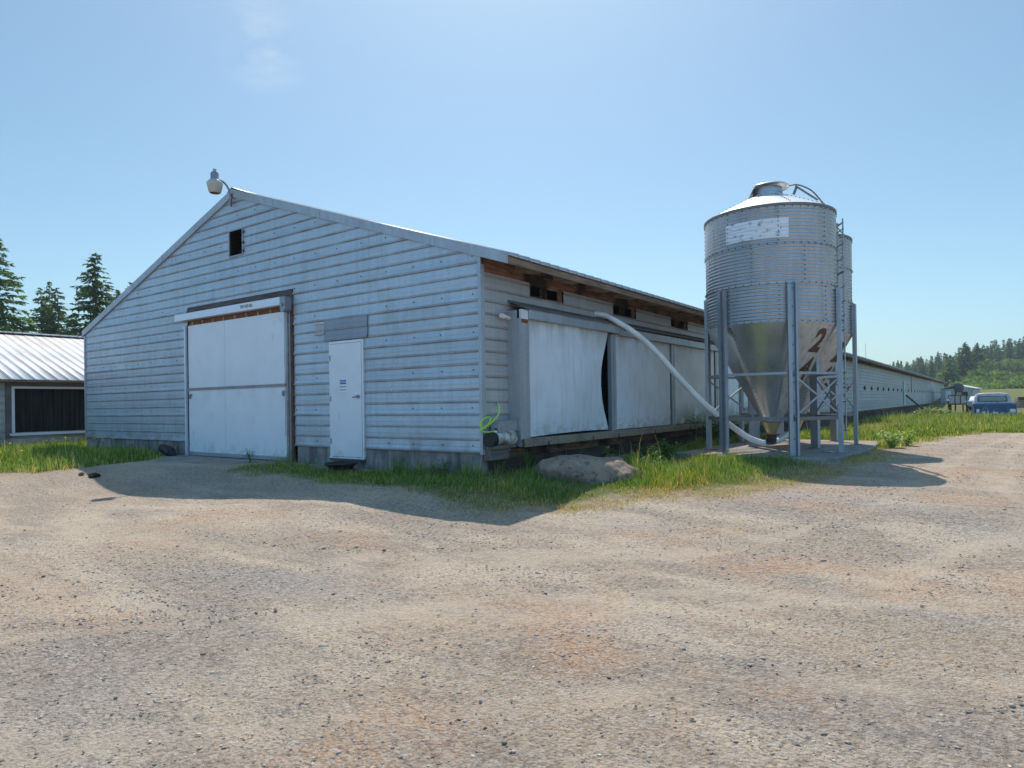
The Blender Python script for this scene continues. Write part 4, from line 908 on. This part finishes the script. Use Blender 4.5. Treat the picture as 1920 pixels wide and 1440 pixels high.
# ------------------------------------------------------------------ neighbouring barn (left)
nb = thing('neighbour_barn', 'low metal barn with pale ribbed roof and dark open side at far left', 'barn', (0, 0, 0))
NX = -17.0; NY0, NY1 = -10.5, 30; zn = lambda x: 2.53+.333*(-16.55-x) if x > -22.2 else 2.53+.333*(-16.55+22.2)-.333*(-22.2-x)
opN = [(-1.05, 18, .95, 2.33)]
siding('side_wall', MAT['siding_side'], lambda z: (NY0, NY1), .36, 2.48, opN, lambda a, o, z: (NX+o, a, z), nb)
MB().box((NX-.12, NY0, .05), (NX-.01, NY1, .40)).build('foundation', MAT['found'], nb)
MB().box((NX-.02,-1.20,.80),(NX+.05,-1.05,2.44)).box((NX-.02,-1.05,2.33),(NX+.05,18,2.44)).build('opening_frame', MAT['wood_beam'], nb)
MB().box((NX-.02,-1.05,.95),(NX+.07,-.98,2.33)).box((NX-.02,-.98,2.265),(NX+.07,18,2.33)).box((NX-.02,-1.1,.86),(NX+.09,18,.93)).build('opening_trim', MAT['door'], nb)
# dark plank screens standing inside the opening
rs3 = random.Random(6); y = -.95
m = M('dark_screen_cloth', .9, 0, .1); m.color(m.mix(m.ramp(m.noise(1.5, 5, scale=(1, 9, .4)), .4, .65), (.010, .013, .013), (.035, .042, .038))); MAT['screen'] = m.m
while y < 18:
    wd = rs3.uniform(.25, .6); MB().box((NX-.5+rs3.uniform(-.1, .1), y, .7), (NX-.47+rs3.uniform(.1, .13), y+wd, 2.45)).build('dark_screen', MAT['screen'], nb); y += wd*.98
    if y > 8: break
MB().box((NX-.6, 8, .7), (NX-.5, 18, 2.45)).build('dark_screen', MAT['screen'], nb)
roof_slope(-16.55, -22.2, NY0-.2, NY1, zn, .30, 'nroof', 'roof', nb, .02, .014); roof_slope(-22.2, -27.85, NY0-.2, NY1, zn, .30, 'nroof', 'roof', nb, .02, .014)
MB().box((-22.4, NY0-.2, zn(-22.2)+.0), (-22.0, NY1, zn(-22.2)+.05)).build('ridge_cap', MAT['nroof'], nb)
MB().box((-16.62, NY0-.2, 2.46), (-16.58, NY1, 2.52)).build('eave_board', MAT['wood_tan'], nb)
MB().box((-16.98, NY0, 2.44), (-16.62, NY1, 2.455)).build('soffit', MAT['wood_beam'], nb)
MB().prism([(NX,.2),(-27.4,.2),(-27.4,2.5),(-22.2,zn(-22.2)-.05),(NX,2.6)], NY0+.02, NY0+.05, lambda a, b, c: (a, c, b)).build('end_wall', MAT['siding_side'], nb)
MB().prism([(NX,.2),(-27.4,.2),(-27.4,2.5),(-22.2,zn(-22.2)-.05),(NX,2.6)], NY1-.05, NY1-.02, lambda a, b, c: (a, c, b)).box((-27.45,NY0,.2),(-27.4,NY1,2.5)).build('end_wall', MAT['siding_side'], nb)
# ------------------------------------------------------------------ vegetation
def conifer_arrays(H, rb, seed, nw, nb_, ns, bare=.06, sag=.35, ss=.22, gap=.15):
    """crown of a fir as leaf sized faces: whorls of drooping boughs carrying sprays. returns V(n,3,3), colors"""
    r = np.random.RandomState(seed); T = []; C = []; W_ = []
    for i in range(nw):
        f = i/(nw-1); z = H*(bare+(1-bare)*f**.92)
        prof = (1-f)**.78*(1 if f > .15 else .75+.25*f/.15)
        for b in range(nb_):
            if r.rand() < gap: continue
            a = r.rand()*6.283; L = rb*prof*(.62+.55*r.rand())+.008*H; zz = z+r.uniform(-.5, .5)*H/nw
            n = max(5, int(ns*(L/rb)**1.1*1.0)+3); t = r.rand(n)**.75
            droop = -sag*L*t**1.6+(.20*L*t if f > .6 else .06*L*t)+.10*L*np.maximum(t-.75, 0)*2
            wd = .30*L*(1-t*.75)*(r.rand(n)*2-1)
            ca, sa = np.cos(a), np.sin(a)
            cx_ = L*t*ca-wd*sa; cy_ = L*t*sa+wd*ca; cz_ = zz+droop-np.abs(wd)*.25
            base = np.stack([cx_, cy_, cz_], -1)
            s = ss*(.55+.9*r.rand(n))*(.6+.5*(1-f))
            d1 = np.stack([ca*np.ones(n), sa*np.ones(n), -.35+r.randn(n)*.25], -1)+r.randn(n, 3)*.35
            d1 /= np.linalg.norm(d1, axis=1)[:, None]
            d2 = np.cross(d1, np.array([0, 0, 1.])+r.randn(n, 3)*.45); d2 /= np.linalg.norm(d2, axis=1)[:, None]+1e-6
            T.append(np.stack([base-d2*s[:, None]*.38, base+d2*s[:, None]*.38, base+d1*s[:, None]*1.25], 1))
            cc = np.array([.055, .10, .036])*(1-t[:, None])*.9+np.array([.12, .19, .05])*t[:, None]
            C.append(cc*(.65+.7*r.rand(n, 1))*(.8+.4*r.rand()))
            if L > .03*H: W_.append(((0, 0, zz), (L*.8*ca, L*.8*sa, zz-sag*L*.7*.8**1.6)))
    return np.concatenate(T), np.concatenate(C), W_
def tri_obj(name, T, C, mat, parent=None):
    V = T.reshape(-1, 3); F = np.arange(len(V)).reshape(-1, 3); return npmesh(name, V, F, mat, parent, cols=np.repeat(C, 3, 0))
def conifer(x, y, H, rb, seed, label, nw=46, nb_=7, ns=34, group=None, name='fir_tree', bare=.06, ss=.24, z=None, sag=.35, tint=None, gap=.15):
    z = tz(x, y) if z is None else z
    t = thing(name, label, 'tree', (x, y, z), 0, group)
    T, C, Wd = conifer_arrays(H, rb, seed, nw, nb_, ns, bare, sag, ss, gap)
    if tint is not None: C = C*np.array(tint)
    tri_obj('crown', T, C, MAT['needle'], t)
    mb = MB(); mb.tube([(0, 0, -.3), (.03, 0, H*.3), (0, .05, H*.6), (0, 0, H*.97)], [H*.016, H*.012, H*.007, .015], 8)
    for a, b in Wd[::2]: mb.tube([a, b], [.035, .008], 4, cap=False)
    mb.build('trunk', MAT['bark'], t, smooth=True); return t
G_ = 'fir trees behind the neighbouring barn'
for i, (x_, y_, H, rb_, nw_, nb2, ns2, ss2, gp, lb) in enumerate((
 (-56.6, 10.1, 15.4, 5.0, 60, 8, 95, .32, .30, 'tall dark fir cut by the left edge of the photo'),
 (-62.7, 15.5, 12.2, 2.9, 46, 7, 60, .30, .2, 'left one of the two twin topped firs between the big ones'),
 (-64.4, 16.8, 13.1, 2.9, 46, 7, 60, .30, .2, 'taller one of the twin topped firs between the big ones'),
 (-61.5, 16.4, 12.3, 2.6, 42, 6, 50, .30, .25, 'thin greyish fir just left of the pointed fir'),
 (-50.0, 14.8, 13.4, 4.0, 54, 8, 90, .30, .28, 'pointed dark fir rising just left of the barn roof edge'),
 (-52.8, 17.7, 11.2, 3.2, 44, 7, 60, .30, .2, 'rounded fir on the right shoulder of the pointed fir'),
 (-56.2, 20.3, 12.6, 3.4, 46, 7, 60, .30, .2, 'fir whose tip shows above the barn roof slope'),
 (-58.1, 16.4, 9.6, 3.4, 38, 8, 60, .32, .15, 'low dense fir filling the gap under the twin topped firs'),
 (-60.0, 12.4, 8.4, 3.6, 36, 8, 60, .32, .15, 'low wide fir at the right foot of the left edge fir'))):
    conifer(x_, y_, H, rb_, 31+i, lb, nw=nw_, nb_=nb2, ns=ns2, group=G_, ss=ss2, gap=gp, tint=(1.15, 1.2, 1.05) if i in (0, 1, 7) else None)
def bush_arrays(rx, ry, rz, n, seed, s=.2, cols=((.10,.16,.035),(.055,.10,.028)), blobs=9):
    r = np.random.RandomState(seed); T = []; C = []
    for b in range(blobs):
        c = np.array([r.uniform(-.6, .6)*rx, r.uniform(-.6, .6)*ry, r.uniform(.15, .75)*rz]); q = r.uniform(.35, .6)
        m_ = n//blobs; d = r.randn(m_, 3); d /= np.linalg.norm(d, axis=1)[:, None]; rad = r.rand(m_, 1)**.35
        p = c+d*rad*np.array([rx, ry, rz])*q; p[:, 2] = np.abs(p[:, 2])
        e1 = r.randn(m_, 3); e1 /= np.linalg.norm(e1, axis=1)[:, None]; e2 = np.cross(e1, r.randn(m_, 3)); e2 /= np.linalg.norm(e2, axis=1)[:, None]
        ss_ = s*(.5+r.rand(m_, 1)); T.append(np.stack([p-e1*ss_*.5, p+e1*ss_*.5, p+e2*ss_], 1))
        f_ = r.rand(m_, 1); C.append((np.array(cols[0])*f_+np.array(cols[1])*(1-f_))*(.75+.5*r.rand()))
    return np.concatenate(T), np.concatenate(C)
def at(u, v, d):
    q = vray(u, v); return Vector((CX, CY, CZ))+q*d
# far wooded hill: one mass
r = np.random.RandomState(77); protos = []
for k in range(5): protos.append(conifer_arrays(1, .125+.018*k, 100+k, 30, 6, 14, .03, .45, .042, .1)[:2])
TT = []; CC = []
for i in range(950):
    u = r.uniform(1560, 2150) if i < 800 else r.uniform(900, 1560); d = r.uniform(225, 350)
    p = at(u, 740, d); x_, y_ = p.x, p.y
    k = np.clip((u-1640)/280, 0, 1); H = (8.6+8.2*k)*r.uniform(.72, 1.12)*(1 if d > 250 else .86); T, C = protos[r.randint(5)]
    a = r.rand()*6.28; Rm = np.array([[np.cos(a), -np.sin(a), 0], [np.sin(a), np.cos(a), 0], [0, 0, 1]])
    TT.append((T@Rm.T)*H+np.array([x_, y_, tz(x_, y_)-.5])); CC.append(C*np.array([.95, 1.1, 1.15])*r.uniform(.8, 1.25))
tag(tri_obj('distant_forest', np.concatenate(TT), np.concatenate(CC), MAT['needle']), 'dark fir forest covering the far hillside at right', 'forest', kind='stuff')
for i, (u, top, d, rb) in enumerate(((1811, 644, 196, 3.4), (1834, 645, 205, 3.2))):
    p = at(u, 740, d); z = tz(p.x, p.y); H = (CZ+(744-top)/FPX*d)-z
    conifer(p.x, p.y, H, rb, 50+i, ('left one of the two tall firs with bare lower trunks at right', 'right one of the two tall firs with bare lower trunks at right')[i], nw=34, nb_=7, ns=26, group='two tall firs on the far field edge', bare=.26, ss=.62, z=z, gap=.08)
GL = 'lighter firs at the forest edge'
for i, (u, top, d, rb) in enumerate(((1782, 668, 185, 4.2), (1768, 690, 190, 3.6), (1797, 672, 215, 3.6), (1850, 668, 230, 3.5))):
    p = at(u, 740, d); z = tz(p.x, p.y); H = (CZ+(744-top)/FPX*d)-z
    conifer(p.x, p.y, H, rb, 60+i, ('light green fir left of the two tall firs', 'small fir left of the light green fir', 'dark fir close behind the two tall firs at their left', 'dark fir close behind the two tall firs at their right')[i], nw=28, nb_=7, ns=26, group=GL, bare=.03, ss=.62, z=z, tint=(1.5, 1.45, 1.1) if i < 2 else None)
GB = 'pale green shrubs on the far slope'
lbs = ['round pale green shrub below the two tall firs', 'broad shrub mass at the right photo edge', 'tall rounded willow right of the two tall firs', 'low pale hedge at the field edge', 'bright shrub left of the round willow', 'shrub halfway up the far slope', 'small shrub at the left foot of the firs', 'low shrub right of the field hedge', 'pale shrub high at the right edge', 'dark round shrub on the field edge']
for i, (u, v, d, rx, rz, dk) in enumerate(((1826,734,180,4.5,4.8,1.1),(1905,734,170,7,7.0,1.),(1868,722,200,5.5,9.5,1.),(1895,735,158,9,3.2,1.2),(1846,730,185,4.5,6.5,1.),(1890,716,205,6,8,.95),(1806,735,172,3.2,3.6,1.2),(1925,735,160,6,5,1.1),(1916,705,215,6,8,1.05),(1862,734,168,3.4,4.2,.8))):
    p = at(u, 740, d); rz *= .58; z = tz(p.x, p.y)+max(0, (735-v)*.10)-.3
    T, C = bush_arrays(rx, rx*.8, rz, 3400, 200+i, .55, ((.17,.24,.07),(.075,.125,.04))); C = C*dk*np.array([1.35, 1.25, 1.1])
    t = thing('shrub', lbs[i], 'shrub', (p.x, p.y, z), 0, GB)
    tri_obj('foliage', T, C, MAT['leaf'], t); MB().tube([(0,0,-.3),(.1,0,rz*.5)], [.15,.06], 5).build('stem', MAT['bark'], t)
# weeds near the barn
def weed(x, y, h, n, seed, label, col=(.13,.22,.03), w_=.03, grp=None, leafL=.16, nm='weed', sp=None):
    sp = sp or (.9 if n > 12 else .3)
    r = np.random.RandomState(seed); t = thing(nm, label, 'weed', (x, y, tz(x, y)), 0, grp); T = []; st = MB()
    for s in range(n):
        a = r.rand()*6.28; ln = r.uniform(.05, sp)*h; hh = h*r.uniform(.6, 1)
        top = Vector((math.cos(a)*ln, math.sin(a)*ln, hh)); st.tube([(r.uniform(-.04,.04), r.uniform(-.04,.04), -.02), top*.5+Vector((0,0,.05*h)), top], [.006,.005,.003], 4, cap=False)
        for k in range(7):
            q = r.uniform(.25, 1); p = np.array(top)*q; b = r.rand()*6.28; L = leafL*r.uniform(.6, 1.2)
            d = np.array([math.cos(b), math.sin(b), r.uniform(-.2, .7)]); d /= np.linalg.norm(d); sd_ = np.cross(d, [0,0,1]); sd_ /= np.linalg.norm(sd_)
            T.append([p-sd_*.15*w_, p+d*L*.45+sd_*w_*.5, p+d*L*.45-sd_*w_*.5]); T.append([p+d*L*.45-sd_*w_*.5, p+d*L*.45+sd_*w_*.5, p+d*L+np.array([0,0,-.25*L])])
    T = np.array(T); st.build('stem', MAT['grass_solid'], t); tri_obj('leaves', T, np.array(col)*(.7+.6*r.rand(len(T), 1)), MAT['leaf'], t); return t
MAT['grass_solid'] = plain('green_stem', (.12, .2, .03), .7)
weed(1.0, 2.55, .62, 2, 1, 'thin yellow green weed standing behind the boulder', (.26,.36,.04), .045, leafL=.2)
weed(1.75, 2.95, .40, 3, 2, 'narrow grassy weed right of the boulder', (.2,.32,.04), .03)
weed(2.05, 2.1, .46, 6, 3, 'dense grass tuft leaning on the right end of the boulder', (.16,.27,.03), .022, leafL=.3)
weed(1.35, 4.3, .42, 22, 4, 'leafy bush of weeds at the left corner of the concrete pad', (.10,.19,.035), .06)
weed(1.0, 4.0, .38, 18, 14, 'leafy weeds left of the pad corner bush', (.085,.16,.035), .06)
weed(.75, 8.4, .85, 26, 5, 'dark bush growing by the barn wall behind the nearer silo', (.06,.12,.025), .08, leafL=.2)
weed(.9, 9.6, .8, 22, 15, 'dark bush by the barn wall between the two silos', (.06,.12,.025), .08, leafL=.2)
weed(4.75, 9.3, .42, 24, 6, 'pale leafy weed where the pad meets the drive', (.42,.52,.22), .05)
weed(4.95, 10.4, .4, 18, 16, 'bright leafy weed beyond the pad corner', (.36,.50,.10), .05)
weed(.35, .75, .42, 10, 7, 'dark tall grass under the drain pipe', (.06,.12,.03), .02, leafL=.28)
weed(-.6, -.25, .36, 8, 17, 'grass tuft against the foundation near the barn corner', (.07,.14,.03), .02, leafL=.25)
weed(-5.6, -.55, .30, 7, 18, 'grass tuft before the right half of the sliding door', (.08,.16,.03), .02, leafL=.22)
for i, (u, v, d) in enumerate(((1757,766,43),(1742,768,46),(1732,771,43),(1768,770,42))):
    p = at(u, v, d); weed(p.x, p.y, .85, 26, 40+i, ('tall weed clump nearest the trailer', 'tall weed clump left of the trailer one', 'leftmost tall weed clump by the barn wall', 'low weed clump before the trailer')[i], (.22,.30,.08), .14, 'tall weeds before the trailer', leafL=.34)
# dandelions
t0 = None
for i in range(16):
    rs4 = random.Random(i+5); x_, y_ = rs4.uniform(-14.6, -11.6), rs4.uniform(-2.5, .2)
    if x_ > -14.5 and y_ > -.2: y_ -= .5
    z_ = tz(x_, y_)
    t = thing('dandelion', 'yellow dandelion on a thin stalk in the grass before the neighbouring barn', 'flower', (x_, y_, z_), 0, 'dandelions at far left')
    if t0 is None:
        MAT['yellow'] = plain('dandelion_yellow', (.75, .60, .03), .7, 0, .05)
        a = MB().tube([(0,0,0),(.02,0,.2),(.03,.01,.38)], .004, 4).build('stalk', MAT['grass_solid'], t); b = MB().lathe([(.005,.37),(.03,.385),(.032,.395),(.0,.405)], 9, c=(.03,.01,0)).build('flower_head', MAT['yellow'], t); t0 = (a, b)
    else:
        for q in t0: c_ = q.copy(); COL.objects.link(c_); c_.parent = t
    t.rotation_euler.z = rs4.random()*6
# ------------------------------------------------------------------ truck
MAT['blue_paint'] = plain('faded_blue_paint', (.012, .095, .24), .45, .1, .35, 2.2, c2=(.045, .06, .09))
MAT['cab_grey'] = plain('chalky_grey_cab_paint', (.36, .37, .42), .6, .1, .3, 4, c2=(.75, .73, .70))
MAT['chrome'] = plain('dented_bumper', (.5, .5, .5), .35, .7, .5, 8, c2=(.15, .1, .08))
m = M('cab_glass', .05, 0, .8); m.color((.45, .55, .50)); m.b.inputs['Alpha'].default_value = .45; MAT['glass'] = m.m
p = at(1866, 770, 37.5); tx, ty = p.x, p.y; tzz = tz(tx, ty)-.10
t = thing('pickup_truck', 'derelict blue pickup truck with pale cab roof parked in long grass', 'truck', (tx, ty, tzz), R(3))
# local: y forward (away), x right, origin under the tailgate
MB().box((-.92,.0,.55),(.92,.05,1.12)).build('tailgate', MAT['blue_paint'], t, bev=.012)
MB().box((-.97,.0,.45),(-.92,2.2,1.14)).box((.92,.0,.45),(.97,2.2,1.14)).box((-1.0,.15,1.10),(-.86,2.2,1.15)).box((.86,.15,1.10),(1.0,2.2,1.15)).box((-.92,.05,.6),(.92,2.2,.65)).box((-.92,2.15,.6),(.92,2.2,1.14)).build('bed', MAT['blue_paint'], t, bev=.012)
cabp = [(-.93,.5),(-.95,1.12),(-.93,1.25),(-.80,1.66),(-.70,1.73),(-.4,1.765),(.4,1.765),(.70,1.73),(.80,1.66),(.93,1.25),(.95,1.12),(.93,.5)]
cab = MB()
def cabsec(y, s=1.0, dz=0): return [(x*s, y, z+dz) for x, z in cabp]
secs = [cabsec(2.30, .97, -.03), cabsec(2.36), cabsec(3.1, 1.0), cabsec(3.35, .97, -.06)]
V = [q for s in secs for q in s]; n = len(cabp); F = [(i*n+k, i*n+(k+1) % n, (i+1)*n+(k+1) % n, (i+1)*n+k) for i in range(3) for k in range(n)]
cab.add(V, F)
# rear wall of cab with window hole
cab.box((-.90,2.28,.55),(.90,2.33,1.26)).box((-.86,2.28,1.26),(-.68,2.33,1.55)).box((.68,2.28,1.26),(.86,2.33,1.55)).box((-.76,2.28,1.55),(.76,2.33,1.70))
cab.build('cab', MAT['cab_grey'], t, smooth=True)
MB().box((-.66,2.29,1.27),(.66,2.30,1.54)).build('rear_window', MAT['glass'], t)
MB().prism([(-.70,1.245),(.70,1.245),(.72,1.40),(.66,1.575),(-.66,1.575),(-.72,1.40)], 2.262, 2.279, lambda a, b, c: (a, c, b)).build('window_seal', MAT['black'], t)
MB().prism([(-.65,1.28),(.65,1.28),(.67,1.40),(.61,1.545),(-.61,1.545),(-.67,1.40)], 2.255, 2.261, lambda a, b, c: (a, c, b)).build('window_pane', MAT['glass'], t)
MB().box((-.95,3.3,.5),(.95,4.9,1.10)).build('hood', MAT['blue_paint'], t, bev=.06)
MB().box((-.99,-.12,.50),(.99,-.05,.60)).build('rear_bumper', MAT['chrome'], t, bev=.01)
for s in (-1, 1):
    MB().box((s*.80-(.07 if s < 0 else .12),-.03,.64),(s*.80+(.07 if s < 0 else .12),-.0,.84)).build('tail_light', MAT['sign_white'], t, bev=.01)
    for yy in (.9, 4.2):
        wh = MB().tube([(s*.80,yy,.36),(s*.98,yy,.36)], .36, 20).build('tyre', MAT['black'], t, smooth=True); MB().tube([(s*.97,yy,.36),(s*.99,yy,.36)], .2, 14).build('rim', MAT['steel'], wh)
MB().beam((1.0,3.0,1.25),(1.18,3.0,1.32),.03,.02).box((1.12,2.98,1.22),(1.28,3.01,1.42)).build('mirror', MAT['chrome'], t)
MB().box((-.5,.1,.66),(.1,1.2,.80)).box((.1,.3,.66),(.6,1.0,.78)).build('bed_junk', MAT['wood_light'], t)
for i, (a, b, h) in enumerate(((-.62,-.45,.10),(-.40,-.28,.14),(-.1,.12,.08),(.22,.5,.06))): MB().box((a,-.115,.60),(b,-.055,.60+h)).build('bumper_debris', MAT['chrome'] if i % 2 else MAT['sign_white'], t, bev=.015)
# ------------------------------------------------------------------ trailer with boxed sides
p = at(1796, 762, 52); tx, ty = p.x, p.y; g0 = tz(tx, ty)
t = thing('farm_trailer', 'rusty flat trailer with pale boxed panels and corner posts by the barn end', 'trailer', (tx, ty, g0), R(4)); t.scale = (.84, 1, 1)
for i in range(3): MB().box((-.62+i*.43,-.02,.76),(-.22+i*.43,.02,1.36)).build('side_board', MAT['wood_panel'] if 'wood_panel' in MAT else MAT.setdefault('wood_panel', plain('greyed_pink_boards', (.58,.50,.50), .85, 0, .3, 5)), t)
MB().box((-.68,-.05,.66),(.70,3.4,.76)).build('deck', MAT['rust'], t)
for x_ in (-.70, -.21, .22, .66): MB().box((x_-.035,-.07,.66 if abs(x_) < .5 else .5),(x_+.035,-.022,1.44)).build('stake', MAT['rust'], t)
MB().box((-.7,-.04,1.36),(.7,.03,1.42)).build('top_rail', MAT['rust'], t)
MB().box((-.80,-.2,.0),(-.66,-.06,.95)).build('jack_leg', MAT['rust'], t)
for s in (-.62, .72):
    MB().tube([(s,1.8,.38),(s+.18,1.8,.38)], .38, 18).build('wheel', MAT['black'], t, smooth=True)
MB().tube([(-.78,-.12,1.0),(-.70,-.12,1.0)], .08, 10).build('side_marker', MAT['sign_white'], t); MB().tube([(.62,-.08,.90),(.62,-.04,.90)], .06, 10).build('side_marker', MAT['sign_white'], t)
p = at(1797, 727, 60)
t = thing('fuel_tank', 'round grey steel tank end raised on a stand behind the trailer', 'tank', (p.x, p.y, tz(p.x, p.y)))
zc = p.z-tz(p.x, p.y)
MAT['tank'] = plain('dull_tank_grey', (.13, .125, .13), .6, .3, .3, 4)
MB().tube([(0,-.03,zc),(0,0,zc),(0,2.2,zc),(0,2.23,zc)], [.36,.40,.40,.36], 26).build('tank_shell', MAT['tank'], t, smooth=True)
for x_ in (-.3, .3):
    for y_ in (.25, 1.9): MB().beam((x_,y_,0),(x_*.8,y_,zc-.25),.06,.06).build('leg', MAT['rust'], t)
MB().box((-.3,.2,zc-.42),(.3,2.0,zc-.36)).build('cradle', MAT['rust'], t)
p = at(1795, 740, 88)
t = thing('far_shed', 'small pale metal shed beyond the far end of the barn', 'shed', (p.x, p.y, tz(p.x, p.y)), R(-8)); t.scale = (.78, 1, .84)
MB().box((-2.4,0,0),(2.2,5,2.2)).build('wall', MAT['siding_side'], t)
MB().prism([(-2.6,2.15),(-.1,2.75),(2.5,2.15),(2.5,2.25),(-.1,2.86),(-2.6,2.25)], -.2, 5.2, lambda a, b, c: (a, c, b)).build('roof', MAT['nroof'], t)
MB().box((-1.7,-.02,.3),(-.9,.0,1.9)).build('door', MAT['door'], t); MB().box((.6,-.02,1.0),(1.5,.0,1.7)).build('window', MAT['dark'], t)
# flat pale car behind truck
p = at(1843, 758, 62)
t = thing('parked_car', 'pale blue car half seen between trailer and pickup', 'car', (p.x, p.y, tz(p.x, p.y)-.05), R(80))
MB().prism([(-2.1,.35),(2.1,.35),(2.15,.7),(1.5,.85),(.9,.90),(.4,1.25),(-.9,1.28),(-1.5,.92),(-2.1,.85)], -.8, .8, lambda a, b, c: (a, c, b)).build('body', plain('pale_blue_car_paint', (.42,.50,.60), .35, .2, .1), t, bev=.04)
for s in (-1.3, 1.3):
    for yy in (-.8, .62): MB().tube([(s,yy,.3),(s,yy+.18,.3)], .3, 16).build('wheel', MAT['black'], t)
MB().prism([(.75,.93),(.36,1.2),(-.85,1.23),(-1.3,.95)], -.805, .805, lambda a, b, c: (a, c, b)).build('window', MAT['glass'], t)
# lumber piles at the right edge
for i, (u, v, d, lb) in enumerate(((1912, 757, 58, 'stack of tan boards lying at the right photo edge'), (1917, 750, 72, 'red brown stacked crates behind the tan boards'))):
    p = at(u, v, d); t = thing('lumber_stack', lb, 'lumber', (p.x, p.y, tz(p.x, p.y)), R(12+70*i)); rs5 = random.Random(i)
    for k in range(4): MB().box((-1.2+rs5.uniform(-.1,.1), -.4, .12+.14*k), (1.4+rs5.uniform(-.1,.1), .4, .24+.14*k)).build('board_layer', MAT['wood_light'] if i == 0 else MAT['rust'], t)
    if i: MB().box((-.9,-.35,.70),(-.3,.3,1.1)).box((.2,-.35,.70),(.8,.3,1.05)).build('crate', MAT['rust'], t)
    MB().box((-1.0,-.45,0),(-.85,.45,.12)).box((1.0,-.45,0),(1.15,.45,.12)).build('bearer', MAT['rust'], t)
# leaning plank at the side wall
t = tag(MB().beam((1.3, 67.5, tz(1.3, 67.5)), (.06, 64.0, 1.78), .14, .10).build('leaning_plank', MAT['bolt']), 'dark plank leaning against the far barn side wall', 'plank')
tag(MB().box((3.2,20.2,.22),(4.3,20.5,.40)).build('fallen_board', MAT['wood_light'], bev=.01), 'pale weathered board lying flat in the long grass', 'board')
print('scene done')

# ------------------------------------------------------------------ summer haze in the air
HZD = .00045
hb = MB().box((-420, -60, -3), (460, 640, 45)).build('haze', MAT['dark']); tag(hb, kind='stuff', label='thin summer haze in the air over the farm and the far hill', cat='haze')
hm = bpy.data.materials.new('haze_air'); hm.use_nodes = True; ht = hm.node_tree; ht.nodes.remove(ht.nodes['Principled BSDF'])
pv = ht.nodes.new('ShaderNodeVolumePrincipled'); pv.inputs['Color'].default_value = (.80, .90, 1, 1); pv.inputs['Density'].default_value = HZD; pv.inputs['Anisotropy'].default_value = .2
ht.links.new(pv.outputs[0], ht.nodes['Material Output'].inputs['Volume']); hb.data.materials.clear(); hb.data.materials.append(hm)
